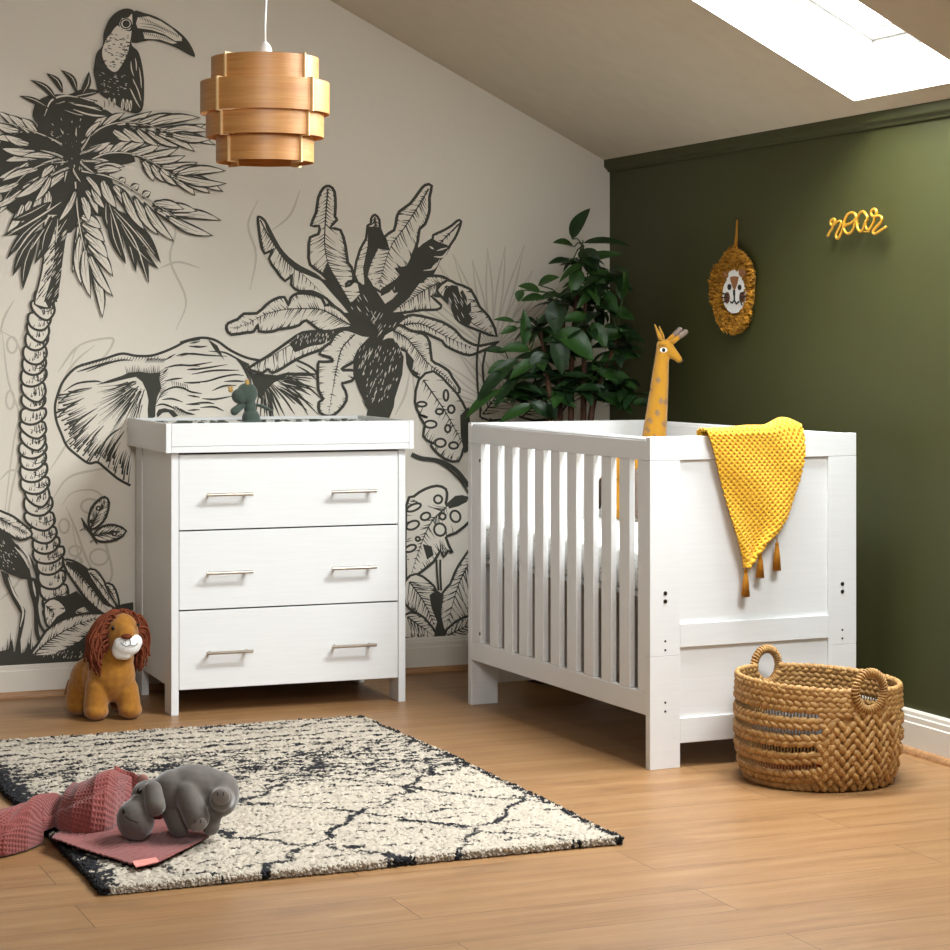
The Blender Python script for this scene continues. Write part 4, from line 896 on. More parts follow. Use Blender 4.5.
# the open slits: upright strands; elsewhere a continuous inner wall
proto = None
for k in range(150):
    t = 2 * PI * k / 150
    if near_h(t) > .40: continue
    if proto is None:
        S = MB(); S.tube([(b_r(z) - .002, 0, z) for z in (.006, .05, .1, .15, .2, .255)], .0022, 6); proto = S.build('upright_strand', M['stake'], bk, smooth=True); proto.rotation_euler.z = t
    else:
        c_ = copy_part(proto, bk); c_.rotation_euler.z = t
KT = 120; KZ = 64
for a in range(KT):
    t0, t1 = 2 * PI * a / KT, 2 * PI * (a + 1) / KT; nh = near_h((t0 + t1) / 2)
    for q in range(KZ):
        zt = (rim_z(t0) - .006); z0, z1 = .004 + (zt - .004) * q / KZ, .004 + (zt - .004) * (q + 1) / KZ; zz = (z0 + z1) / 2 / zt
        zm = (z0 + z1) / 2; tm = (t0 + t1) / 2
        if in_ring(tm, zm, 1.0): continue
        if nh < .44 and any(row_z((g - .85) / (NR - 1), tm) < zm < row_z((g + .85) / (NR - 1), tm) for g in GAPS): continue
        r0, r1 = b_r(z0) - .001, b_r(z1) - .001
        core.add([(r0 * math.cos(t0), r0 * math.sin(t0), z0), (r0 * math.cos(t1), r0 * math.sin(t1), z0), (r1 * math.cos(t1), r1 * math.sin(t1), z1), (r1 * math.cos(t0), r1 * math.sin(t0), z1)], [(0, 1, 2, 3)])
core.build('inner_wall', M['grass'], bk, flip=False)
MB().lathe([(.001, .003), (.19, .003), (.194, .008), (.001, .009)], 48).build('basket_base', M['grass'], bk)
for t, zc_, hw, hh in RINGS:
    H = MB(); r = .2235; tg = Vector((-math.sin(t), math.cos(t), 0)); c0 = Vector((r * math.cos(t), r * math.sin(t), zc_))
    P_ = [c0 + tg * hw * math.cos(a) + Vector((0, 0, hh * math.sin(a))) for a in [2 * PI * i / 40 for i in range(40)]]
    H.tube(P_, .0085, 10, closed=True)
    for i in range(38):
        a = 2 * PI * i / 38; p = c0 + tg * hw * math.cos(a) + Vector((0, 0, hh * math.sin(a))); d = (-tg * hw * math.sin(a) + Vector((0, 0, hh * math.cos(a)))).normalized()
        nn = Vector((math.cos(t), math.sin(t), 0)); e = d.cross(nn); q_ = (d * .9 + e * .25).normalized(); e2 = q_.cross(nn)
        ringp = [p + (nn * math.cos(b) + e * math.sin(b)) * .0098 + d * .0022 * math.sin(b) for b in [2 * PI * j / 10 for j in range(10)]]
        H.tube(ringp, .0030, 5, closed=True)
    H.build('handle', M['grass'], bk, smooth=True)
# what shows through the slits
def cloth_roll(name, label, z0, z1, r, mat):
    mb = MB(); P = []
    for i in range(9):
        v = i / 8; row = []
        for j in range(40):
            a = 2 * PI * j / 40; rr = r * (1 - .18 * abs(2 * v - 1) ** 3) * (1 + .03 * math.sin(5 * a + i)); row.append((rr * math.cos(a), rr * math.sin(a), z0 + (z1 - z0) * v + .004 * math.sin(3 * a)))
        P.append(row)
    mb.grid(P, closed_u=True); mb.add(P[0], [tuple(range(40))]); mb.add(P[-1], [tuple(range(40))])
    o = mb.build(name, mat, smooth=True, loc=BC, rz=VIEW_RZ); return tag(o, label, 'cloth')
cloth_roll('folded_cloth', 'pink folded cloth glimpsed low through the slits of the basket', .014, .088, .178, plain('pink_cloth', '#9a3f3a', .9, .2, 60))
cloth_roll('folded_cloth', 'grey folded cloth glimpsed high through the slits of the basket', .095, .165, .18, plain('grey_cloth', '#3f3c39', .9, .2, 60))
# ================================================================ waffle cloths
def waffle(P, Nrm, pitch, amp, ang=0.0, S=None):
    """push a (h, w, 3) sheet out along Nrm in a waffle relief; S holds the cloth's own (a, b) lengths"""
    a, b = S[..., 0], S[..., 1]; ca, sa = math.cos(ang), math.sin(ang); p, q = ca * a - sa * b, sa * a + ca * b
    h = np.maximum(np.abs(np.cos(PI * p / pitch)) ** 1.2, np.abs(np.cos(PI * q / pitch)) ** 1.2)
    return P + Nrm * ((h - .5) * amp)[..., None]
def sheet_normals(P):
    du = np.gradient(P, axis=1); dv = np.gradient(P, axis=0); n = np.cross(du, dv); return n / (np.linalg.norm(n, axis=-1, keepdims=True) + 1e-12)
def lengths(P):
    a = np.zeros(P.shape[:2]); b = np.zeros(P.shape[:2])
    a[:, 1:] = np.cumsum(np.linalg.norm(np.diff(P, axis=1), axis=-1), 1); b[1:] = np.cumsum(np.linalg.norm(np.diff(P, axis=0), axis=-1), 0)
    m = a.shape[1] // 2; a = a - a[:, m:m + 1]; return np.stack([a, b[:, m:m + 1].repeat(a.shape[1], 1)], -1)
M['yellow'] = plain('mustard_knit', '#e2ab22', .9, .06, 200, Sheen_Weight=.3)
M['ochre'] = plain('ochre_tassel', '#b97a16', .9, .15, 200)
bl = thing('knitted_blanket', 'yellow knitted blanket with tassels hung over the end of the cot', 'blanket', (2.7594, 5.3817, 0), .033)
nu, nv = 190, 300
zl = [.925, .895, .797, .684, .584, .548]; xl = [.174, .187, .216, .249, .285, .294]
zr_ = [.925, .912, .861, .79, .734, .692, .659, .62, .58, .548]; xr = [.487, .490, .487, .470, .447, .430, .407, .362, .325, .300]
P = np.zeros((nv, nu, 3))
for i in range(nv):
    v = i / (nv - 1)
    for j in range(nu):
        u = j / (nu - 1)
        if v < .22:                                   # the length that hangs inside the cot
            k = v / .22; z = .74 + .189 * k; x = .21 + .25 * u; y = .0415 + .003 * math.sin(u * 8)
            x = .21 + .25 * u + (1 - k) * .0; x = (1 - k) * x + k * (.174 + .313 * u)
        elif v < .32:
            k = (v - .22) / .10; a = PI * k; y = .0125 + .029 * math.cos(a); z = .929 + .008 * math.sin(a); x = .174 + .313 * u
        else:
            k = (v - .32) / .68; z = .929 - k * (.929 - .5485)
            xa = np.interp(-z, [-q for q in zl], xl); xb = np.interp(-z, [-q for q in zr_], xr); x = xa + (xb - xa) * u
            y = -.0165 - .006 * math.sin(PI * u) - .012 * math.exp(-((u - .92) / .18) ** 2) * min(1, k * 4) - .004 * math.sin(u * 7 + z * 22) * min(1, k * 3)
        hump = math.exp(-((x - .445) / .045) ** 2) * (math.exp(-((v - .27) / .07) ** 2)); z += .026 * hump; y += .01 * hump
        z += .006 * math.exp(-((v - .27) / .05) ** 2) * math.exp(-((x - .33) / .06) ** 2)
        P[i, j] = (x, y, z)
P = waffle(P, -sheet_normals(P) * np.sign(-sheet_normals(P)[nv // 2 + 60, nu // 2, 1] * -1 or 1), .0125, .009, PI / 4, lengths(P) * 1.0)
o = np_mesh('blanket_sheet', P, quads(nv, nu), M['yellow'], bl, True); s_ = o.modifiers.new('thick', 'SOLIDIFY'); s_.thickness = .003; s_.offset = 0
Q = np.zeros((40, 30, 3))
for i in range(40):
    v = i / 39
    for j in range(30):
        u = j / 29; tip = np.array((.403, 0, .625)); A = np.array((.345, 0, .665)); B_ = np.array((.432, 0, .735)); e = A + (B_ - A) * u; p = e + (tip - e) * v; Q[i, j] = (p[0], -.0055 - .0015 * math.sin(3 * u + 2 * v), p[2])
Q = waffle(Q, np.array((0, -1., 0))[None, None].repeat(40, 0).repeat(30, 1), .0125, .004, PI / 4, lengths(Q))
np_mesh('folded_corner', Q, quads(40, 30), M['yellow'], bl, True)
def tassel(x, y, z0, z1, parent, string=.0):
    mb = MB(); L = z0 - z1
    mb.ell((x, y, z0 - L * .10), (.0055, .0055, .0065), 10, 8)
    mb.lathe([(0.001, 0), (.001, 0)], 3) if False else None
    for k in range(46):
        a = k * 2.4; r = .0045 * math.sqrt((k + .5) / 46); q = .0125 * math.sqrt((k + .5) / 46)
        mb.tube([(x + r * math.cos(a), y + r * math.sin(a) * .7, z0 - L * .14), (x + (r + q) * .55 * math.cos(a), y + (r + q) * .42 * math.sin(a), z0 - L * .55), (x + q * math.cos(a), y + q * .7 * math.sin(a), z1 + rnd.uniform(-.003, .004))], .0013, 4)
    mb.tube([(x - .0052, y, z0 - L * .2), (x, y - .0052, z0 - L * .2), (x + .0052, y, z0 - L * .2), (x, y + .0052, z0 - L * .2)], .0018, 5, closed=True)
    mb.tube([(x, y, z0 - L * .08), (x, y, z0 + .012 + string)], .0018, 5)
    return mb.build('tassel', M['ochre'], parent, smooth=True)
tassel(.298, -.016, .546, .468, bl); tassel(.347, -.0135, .588, .518, bl, .012); tassel(.403, -.0125, .618, .537, bl)
# ---- dusty pink blanket bunched on the rug
M['pink'] = plain('dusty_pink_knit', '#803b35', .92, .07, 120, Sheen_Weight=.25)
O_ = on_z(100, 835, .02); pbx = thing('bunched_blanket', 'dusty pink knitted blanket bunched half on the rug and half on the floor', 'blanket', (O_.x, O_.y, 0), VIEW_RZ)
dpk = FW.x * O_.x + FW.y * O_.y; KP = dpk / FPX
sta = [(-70, 862, 812), (-30, 858, 806), (0, 852, 803), (18, 849, 797), (34, 843, 787), (45, 835, 786), (52, 831, 788), (60, 835, 781), (75, 839, 772), (95, 840, 766), (106, 838, 763), (112, 834, 766), (117, 826, 768), (122, 822, 768), (155, 822, 771), (175, 821, 770), (190, 821, 772), (200, 820, 782)]
sx_, sf, sc = zip(*sta)
nu, nv = 620, 280
P = np.zeros((nv, nu, 3)); xs = np.linspace(-62, 200, nu)
fr = np.interp(xs, sx_, sf); cr = np.interp(xs, sx_, sc)
for j in range(nu):
    x = (xs[j] - 100) * KP; y0 = (835 - fr[j]) * KP / (CH / dpk) * 1.0
    zb = .004 if xs[j] < 48 else .0225
    D = float(np.interp(xs[j], [-60, 40, 104, 124, 200], [.21, .19, .20, .13, .10]))
    yc = y0 + .45 * D; H = max(.03, (835 - cr[j]) * KP - yc * CH / dpk - .004)
    for i in range(nv):
        v = i / (nv - 1); a = PI * v; prof = abs(math.sin(a)) ** .66
        cre = math.exp(-((xs[j] - 47 - 10 * (v - .3)) / 4.5) ** 2)                     # the pinched crease
        f = -.016 * cre * math.sin(a) + .010 * math.exp(-((xs[j] - 56 - 8 * v) / 6) ** 2) * math.sin(a) + .009 * math.exp(-((xs[j] - 22 - 46 * v) / 8) ** 2) * math.sin(a) - .012 * math.exp(-((xs[j] - 4 - 46 * v) / 6) ** 2) * math.sin(a)
        f += .007 * math.sin(xs[j] * .045 + 7 * v) * math.sin(a) - .008 * math.exp(-((v - .22 - .0012 * (xs[j] - 60)) / .05) ** 2)
        f += .016 * noise.noise(Vector((x * 9, v * 2.2, 3.1))) * math.sin(a) + .008 * noise.noise(Vector((x * 24 + v * 3, v * 4, 7.7))) * math.sin(a)
        yy = y0 + D * (.5 - .5 * math.cos(a)); g = Vector((O_.x, O_.y, 0)) + RT * x + FW * yy; zb = .031 if g.x > RX0 - .03 else .004
        P[i, j] = (x, yy + .010 * noise.noise(Vector((x * 8, 1.3, v))), max(zb, zb + (H - zb) * prof + f))
Nn = sheet_normals(P); Nn *= np.sign(Nn[..., 2:3] + 1e-6)
P2 = waffle(P, Nn, .0096, .0046, .25, lengths(P)); P2[..., 2] = np.maximum(P2[..., 2], P[..., 2].min(0)[None] - .001)
o = np_mesh('bunched_sheet', P2, quads(nv, nu), M['pink'], pbx, True); s_ = o.modifiers.new('thick', 'SOLIDIFY'); s_.thickness = .002; s_.offset = 0
# the raised corner behind the bunch
Q = np.zeros((50, 70, 3))
for i in range(50):
    v = i / 49
    for j in range(70):
        u = j / 69; Q[i, j] = ((104 + 32 * u - 100) * KP, .12 + .05 * v + .012 * math.sin(u * 5), .045 + (.150 - .022 * u - .03 * u * u - .045) * v ** .8 + .006 * math.sin(7 * u + 3 * v))
Q = waffle(Q, np.array((0, -1., 0.3))[None, None].repeat(50, 0).repeat(70, 1), .0096, .004, 0, lengths(Q))
o = np_mesh('raised_corner', Q, quads(50, 70), M['pink'], pbx, True); s_ = o.modifiers.new('thick', 'SOLIDIFY'); s_.thickness = .003
# the flat flap in front with its label
def loc_(px_, py_, z): p = on_z(px_, py_, z) - Vector((O_.x, O_.y, 0)); return (p.dot(RT), p.dot(FW), z)
A = [np.array(loc_(*q, .033)) for q in ((52, 838), (78, 848), (112, 857), (146, 865), (178, 853), (204, 838), (216, 827))]
B_ = [np.array(loc_(*q, .033)) for q in ((70, 822), (90, 820), (115, 820), (140, 820), (165, 818), (190, 814), (207, 812))]
A = crom(A, 20); B_ = crom(B_, 20); F_ = np.zeros((60, len(A), 3))
for i in range(60):
    v = i / 59
    for j in range(len(A)): F_[i, j] = A[j] * (1 - v) + B_[j] * v; F_[i, j, 2] += .003 * math.sin(j * .16) * v + .002 * math.sin(v * 9 + j * .1)
F_ = waffle(F_, np.array((0, 0, 1.))[None, None].repeat(60, 0).repeat(len(A), 1), .0096, .0042, .5, lengths(F_))
o = np_mesh('flat_flap', F_, quads(60, len(A)), M['pink'], pbx, True); s_ = o.modifiers.new('thick', 'SOLIDIFY'); s_.thickness = .003
l4 = [loc_(*q, .0345) for q in ((132, 862), (156, 858), (159, 862), (136, 867.5))]
lb = MB(); lb.add(l4 + [(a, b, c + .002) for a, b, c in l4], [(0, 3, 2, 1), (4, 5, 6, 7), (0, 1, 5, 4), (1, 2, 6, 5), (2, 3, 7, 6), (3, 0, 4, 7)])
lb.build('care_tag', plain('pale_pink_ribbon', '#dd8e83', .7), pbx)['label'] = 'pale pink ribbon label'
# ================================================================ soft toys
def local_frame(px_, py_, z=0.0, d=None):
    """base point of a toy and the metres that one photo pixel spans there"""
    p = on_z(px_, py_, z) if d is None else None
    if d is not None: r = ray(px_, py_); p = Vector((r.x * d, r.y * d, z))
    dp = FW.x * p.x + FW.y * p.y; return p, dp / FPX
M['lioncord'] = None
n = NT('golden_corduroy'); v = n.coord('Object', (1, 1, 1)); w = n.n('ShaderNodeTexWave', i_Scale=95.0, i_Distortion=1.0); w.bands_direction = 'Z'; n.l(v, w.inputs['Vector'])
n.bump(w.outputs['Fac'], .35, .0015); f = n.noise(v, 60, 3); M['lioncord'] = n.set(n.ramp(f, [(.3, srgb('#8c590b')), (.7, srgb('#a56d12'))]), .9, Sheen_Weight=.3)
M['mane'] = plain('rust_yarn', '#6c2f10', .9, .18, 90)
M['eye'] = plain('glossy_eye', '#120d0a', .12)
M['thread'] = plain('dark_thread', '#1d1714', .8)
L0, K = local_frame(108, 718)
lion = thing('plush_lion', 'golden corduroy toy lion with rusty yarn mane standing beside the chest', 'soft toy', L0, VIEW_RZ)
mb = MB()
mb.ell((-.015, .055, .118), (.082, .105, .075), rot=Matrix.Rotation(math.radians(38), 3, 'Z'))
mb.ell((.012, .0, .135), (.075, .066, .085)); mb.ell((-.075, .085, .105), (.062, .075, .075)); mb.ell((.02, .005, .19), (.062, .055, .06))
for (x0, y0, z0), (x1, y1, z1), ra, rb in (((-.026, -.022, .10), (-.034, -.034, .040), .042, .0385), ((.056, .0, .09), (.068, -.008, .040), .04, .037), ((-.095, .07, .09), (-.108, .055, .040), .045, .038), ((.01, .12, .08), (.02, .115, .038), .04, .036)):
    capsule(mb, (x0, y0, z0), (x1, y1, z1), ra, rb); mb.ell((x1 + .004, y1 - .006, .028), (rb * 1.03, rb * 1.12, .028))
HC = Vector((.048, -.018, .266)); mb.ell(HC, (.052, .054, .068)); mb.ell(HC + Vector((.014, -.030, -.004)), (.034, .034, .046))
remesh(mb.build('body', M['lioncord'], lion), .0045, 6)
mz = MB(); mz.ell((.069, -.056, .238), (.045, .034, .036), rot=Matrix.Rotation(math.radians(25), 3, 'Z')); mz.ell((.047, -.058, .222), (.026, .026, .030)); mz.ell((.094, -.05, .246), (.022, .026, .024)); mz.ell((.06, -.054, .212), (.028, .026, .022))
remesh(mz.build('muzzle', M['whitecloth'], lion), .003, 4)
def surf_dot(mb, c, r): mb.ell(c, (r, r * .6, r), 12, 8)
FR = Matrix.Rotation(math.radians(25), 3, 'Z')
ns = MB(); ns.ell((.073, -.087, .268), (.017, .010, .009)); ns.build('nose', M['mane'], lion, smooth=True)
ey = MB(); surf_dot(ey, (.027, -.066, .291), .0062); ey.build('eye', M['eye'], lion, smooth=True)
ey = MB(); surf_dot(ey, (.1005, -.036, .298), .0058); ey.build('eye', M['eye'], lion, smooth=True)
th = MB()
def face_pt(u, w): return (.069 + .045 * u * .906 + .034 * .42 * math.sqrt(max(0, 1 - u * u - w * w)), -.056 + .045 * u * .42 - .034 * .98 * math.sqrt(max(0, 1 - u * u - w * w)) - .001, .238 + .036 * w)
th.tube([face_pt(.05, w) for w in (.75, .5, .3, .12)], .0011, 5)
th.tube([face_pt(*q) for q in ((-.6, .35), (-.48, .14), (-.28, .02), (.05, .10), (.28, .0), (.5, .08), (.62, .25))], .0012, 5)
th.build('mouth', M['thread'], lion, smooth=True)
for q in ((-.42, .38), (-.3, .5), (-.28, .3)):
    d_ = MB(); p = face_pt(*q); d_.ell(p, (.0016, .0012, .0016), 8, 6); d_.build('whisker_spot', M['thread'], lion)
fd = Vector((math.sin(.6), -math.cos(.6), 0)); sd = Vector((math.cos(.6), math.sin(.6), 0))
mn = MB(); rr = random.Random(4)
for k in range(520):
    a = math.radians(rr.uniform(-48, 228)); back = rr.uniform(0, 1) ** .8
    rad = sd * math.cos(a) + Vector((0, 0, 1)) * math.sin(a); root = HC + rad * (.046 + .006 * rr.random()) * (1 - .35 * back) + Vector((0, 0, .008)) + fd * (.012 - .075 * back)
    lr_ = math.cos(a) + rr.uniform(-.35, .35) * (abs(math.cos(a)) < .5); sg = sd * math.copysign(1, lr_)
    top = max(0, math.sin(a)); out = rr.uniform(.016, .034); drop = rr.uniform(.055, .105) + .02 * top; sp = rr.uniform(.03, .062) * (.55 + .45 * top) + (.018 if lr_ < 0 else 0)
    p = [root - rad * .015, root + rad * out * .8, root + rad * out * .7 + sg * sp * .55 - Vector((0, 0, drop * .22)), root + sg * sp * .95 + rad * out * .3 - Vector((0, 0, drop * .62)) - fd * .004, root + sg * sp * rr.uniform(.8, 1.1) - Vector((rr.uniform(-.007, .007), rr.uniform(-.007, .007), drop))]
    outp = []
    for q in crom([tuple(q) for q in p], 3):
        q = Vector(q); rel = q - HC; f_ = rel.dot(fd); s_ = rel.dot(sd); z_ = rel.z - .0; e = math.hypot(s_ / .050, z_ / (.064 if z_ > 0 else .16))
        if f_ > -.03 and e < 1:
            kf = 1 / max(e, .15); q = HC + fd * min(f_, .012) + sd * s_ * kf + Vector((0, 0, rel.z * (kf if z_ > 0 else 1)))
            if z_ <= 0: q = HC + fd * min(f_, .012) + sd * math.copysign(max(abs(s_), .050), s_) + Vector((0, 0, rel.z))
        outp.append(q)
    mn.tube(outp, [.0038 * (1 - .25 * i / len(outp)) for i in range(len(outp))], 5)
mn.build('mane', M['mane'], lion, smooth=True)
tl = MB(); tl.tube([(-.12, .14, .12), (-.15, .16, .09), (-.16, .15, .05)], .008, 8); tl.build('tail', M['lioncord'], lion, smooth=True)
# ---- hippo lying on the pink blanket
n = NT('grey_plush'); v = n.coord('Object', (1, 1, 1)); f = n.noise(v, 22, 4); f2 = n.noise(v, 900, 2); n.bump(f2, .3, .001)
M['grey'] = n.set(n.ramp(f, [(.3, srgb('#514b45')), (.7, srgb('#635c55'))]), .85, Sheen_Weight=.5, Sheen_Roughness=.4)
M['greypad'] = plain('grey_plush_pad', '#6d645d', .85, .08, 80, Sheen_Weight=.4)
H0, K = local_frame(180, 838, .0405)
hip = thing('plush_hippo', 'grey plush hippo slumped on its belly on the pink blanket', 'soft toy', H0, VIEW_RZ)
def hp(px_, py_, y): return Vector(((px_ - 180) * K, y, (838 - py_) * K - y * CH / (K * FPX)))
mb = MB()
B0 = hp(193, 790, .07); mb.ell(B0, (.086, .062, .062), rot=Matrix.Rotation(math.radians(8), 3, 'Y')); mb.ell(hp(217, 793, .07), (.045, .055, .053)); mb.ell(hp(170, 790, .06), (.052, .055, .050))
mb.ell(hp(146, 796, .045), (.042, .046, .040))
capsule(mb, hp(186, 794, .025), hp(197, 818, -.006), .032, .031); capsule(mb, hp(168, 806, .05), hp(177, 826, .03), .028, .026)
capsule(mb, hp(219, 797, .05), hp(221, 799, .008), .034, .027); capsule(mb, hp(208, 810, .06), hp(209, 826, .035), .026, .022)
remesh(mb.build('body', M['grey'], hip), .0045, 6)
mb = MB(); mb.ell(hp(135.5, 820, .0), (.044, .046, .048), rot=Matrix.Rotation(math.radians(-18), 3, 'Y')); mb.ell(hp(141, 806, .02), (.034, .036, .034)); remesh(mb.build('muzzle', M['grey'], hip), .004, 4)
capf = MB(); capsule(capf, hp(152, 790, .01), hp(156, 806, -.012), .022, .0245); remesh(capf.build('arm', M['grey'], hip), .004, 4)
for c, r, rx in ((hp(200, 824, -.028), .019, -.35), (hp(222, 797, -.02), .021, .1)):
    e = MB(); e.ell(c, (r, .008, r * .92), 16, 10); e.build('foot_pad', M['greypad'], hip, smooth=True)
    for s in (-1, 1):
        t_ = MB(); t_.tube([c + Vector((s * .007, -.0085, .012)), c + Vector((s * .006, -.010, .004))], .0012, 5); t_.build('toe_stitch', M['thread'], hip)
e = MB(); e.ell(hp(139, 791, .002), (.0062, .005, .0066)); e.build('eye', M['eye'], hip, smooth=True)
e = MB(); e.ell(hp(139.5, 779, .05), (.014, .008, .013)); e.build('ear', plain('rosy_plush', '#94665c', .9), hip, smooth=True)
e = MB(); e.ell(hp(126.5, 811.5, -.038), (.0035, .002, .006)); e.build('nostril', M['thread'], hip, smooth=True)
e = MB(); e.tube([hp(128, 816, -.044), hp(134, 820, -.0485), hp(141, 823, -.0475)], .0011, 5); e.build('mouth_seam', M['thread'], hip)
# ---- giraffe standing in the far corner of the cot
M['gyel'] = plain('mustard_felt', '#ac780d', .9, .06, 120, .15, .001, Sheen_Weight=.2)
M['gspot'] = plain('taupe_felt', '#8a6a4a', .9, .08, 120)
M['ghorn'] = plain('grey_brown_felt', '#7d6c61', .9, .08, 120)
dg = 7.12; G0, K = local_frame(648, 512, .602, dg); G0.z = .6005
gir = thing('plush_giraffe', 'mustard toy giraffe with brown diamonds looking over the cot rail', 'soft toy', G0, VIEW_RZ)
def gz(py): return CH + (YH - py) / FPX * dg - .6005
def gp(px_, py_, y=0): return Vector(((px_ - 648) * K, y, gz(py_)))
mb = MB()
nk = [(663, 348, .0215), (661.5, 362, .0240), (660, 380, .0285), (658, 400, .0325), (656, 420, .0365), (654, 440, .041), (650, 460, .048)]
mb.tube([gp(a, b) for a, b, r in nk], [r for a, b, r in nk], 16); mb.ell(gp(663, 346), (.0225,) * 3)
capsule(mb, gp(666, 347), gp(678.5, 359.5, -.012), .0245, .0125); capsule(mb, gp(646, 466), gp(624, 470, .03), .052, .055)
remesh(mb.build('body', M['gyel'], gir), .004, 5)
for x, y in ((655, -.03), (640, -.035), (630, .05), (618, .02)):
    m = MB(); capsule(m, gp(x, 474, y), Vector(((x - 648) * K, y, .026)), .026, .022); m.build('leg', M['gyel'] if x < 625 else M['ghorn'], gir, smooth=True)
for (a, b), (c, d), y in (((668.5, 341), (679.5, 330.5), .012), ((672.5, 342), (684.5, 332.5), -.006)):
    m = MB(); p, q = gp(a, b, y), gp(c, d, y); capsule(m, p, q, .0085, .0075); m.build('horn', M['gyel'], gir, smooth=True)
    m = MB(); capsule(m, p.lerp(q, .62), q + (q - p) * .06, .0095, .0092); m.build('horn_tip', M['ghorn'], gir, smooth=True)
m = MB(); e0, e1 = gp(661, 341, -.004), gp(654.5, 324, .0); m.tube([e0.lerp(e1, t) for t in (0, .2, .5, .8, 1)], [.010, .0145, .0125, .007, .003], 10, flat=.5); m.build('ear', M['gyel'], gir, smooth=True)
m = MB(); e0, e1 = gp(664, 340, .02), gp(660, 326, .03); m.tube([e0.lerp(e1, t) for t in (0, .2, .5, .8, 1)], [.008, .0125, .0105, .006, .003], 10, flat=.5); m.build('ear', M['gyel'], gir, smooth=True)
m = MB(); m.ell(gp(663, 350, -.0218), (.0125, .004, .0085)); ew = m.build('eye_white', M['whitecloth'], gir, smooth=True)
m = MB(); m.ell(gp(663, 350, -.0248), (.0058, .003, .0068)); m.build('pupil', M['eye'], gir, smooth=True)
m = MB()
for k in range(5): m.tube([gp(659.5 + k * 1.2, 346.5 - abs(k - 2) * -.2, -.0245), gp(658.2 + k * 1.6, 344.2, -.026)], .0009, 4)
m.build('lashes', M['thread'], gir)
m = MB(); m.tube([gp(672.5, 359.5, -.0285), gp(676, 362.5, -.030), gp(680, 362.5, -.027), gp(683, 360, -.0215)], .0012, 5); m.build('mouth', M['thread'], gir, smooth=True)
for X_, Y_ in ((118, 475), (137, 615), (112, 695), (62, 750), (160, 770), (45, 815), (66, 545), (172, 622), (90, 862), (140, 900)):
    x, y = 640 + X_ / 6.78, 310 + Y_ / 6.78; cx = np.interp(y, [q[1] for q in nk], [q[0] for q in nk]); r = np.interp(y, [q[1] for q in nk], [q[2] for q in nk])
    m = MB(); s = 3.4; P = []
    for dx, dy in ((0, -s * 1.15), (s * .9, 0), (0, s * 1.15), (-s * .9, 0)):
        u = max(-.97, min(.97, (x + dx - cx) * K / r)); P.append(gp(cx, y + dy) + Vector((u * r * 1.01, -r * math.sqrt(1 - u * u) * 1.015 - .0006, 0)))
    c_ = sum(P, Vector()) / 4 + Vector((0, -.0012, 0))
    m.add(P + [c_] + [p + Vector((0, .004, 0)) for p in P], [(0, 1, 4), (1, 2, 4), (2, 3, 4), (3, 0, 4), (0, 1, 6, 5), (1, 2, 7, 6), (2, 3, 8, 7), (3, 0, 5, 8)]); m.build('spot', M['gspot'], gir)
m = MB(); m.tube([gp(617, 466, .02), gp(606, 470, -.02), gp(601, 480, -.035)], .007, 8); m.build('tail', M['gyel'], gir, smooth=True)
m = MB(); m.tube([gp(601, 478, -.035), gp(599.5, 486, -.036), gp(599, 496, -.036), gp(598.5, 508, -.036)], [.007, .012, .012, .005], 10); m.build('tail_tuft', plain('dark_brown_yarn', '#2c1a12', .9, .3, 200), gir, smooth=True)
# ---- little dragon sitting in the changing tray
M['sage'] = plain('sage_green_plush', '#414f44', .9, .1, 60, .2, .001, Sheen_Weight=.35)
M['horn'] = plain('straw_felt', '#c39b55', .9)
D0, K = local_frame(248, 436, .87, 7.24); D0.z = .8775
drg = thing('plush_dragon', 'small sage green toy dragon with straw horns sitting in the changing tray', 'soft toy', D0, VIEW_RZ)
def dp(px_, py_, y=0): return Vector(((px_ - 248) * K, y, CH + (YH - py_) / FPX * 7.24 - .8775))
mb = MB(); mb.ell(dp(247, 393.5), (.0365, .037, .036)); mb.ell(dp(240, 396, -.018), (.027, .028, .026)); mb.ell(dp(250, 407), (.021, .023, .03)); mb.ell(dp(251, 419), (.031, .034, .035)); mb.ell((.012, -.002, .03), (.038, .04, .032))
capsule(mb, (.034, -.03, .022), (.05, -.055, .02), .02, .02); capsule(mb, (-.018, -.03, .022), (-.03, -.055, .02), .02, .02)
remesh(mb.build('body', M['sage'], drg), .0035, 5)
m = MB(); capsule(m, dp(243, 404.5, -.008), dp(235.5, 411, -.03), .012, .014); m.build('arm', M['sage'], drg, smooth=True)
m = MB(); m.tube([dp(254, 404.5, .01), dp(261, 406, .012), dp(267.5, 409, .016), dp(272, 411, .02)], [.008, .016, .015, .003], 12, flat=.4); m.build('wing', M['sage'], drg, smooth=True)
m = MB(); m.tube([dp(247.3, 386.5, -.012), dp(247.8, 383, -.012), dp(247.2, 379.5, -.012)], [.0085, .0075, .0055], 10); m.build('horn', M['horn'], drg, smooth=True)
m = MB(); m.ell(dp(231.5, 390, -.025), (.008, .006, .008)); m.tube([dp(231.5, 390, -.025), dp(229, 386, -.027)], [.006, .002], 8); m.tube([dp(232, 390, -.025), dp(233, 385, -.025)], [.005, .002], 8); m.build('horn', M['horn'], drg, smooth=True)
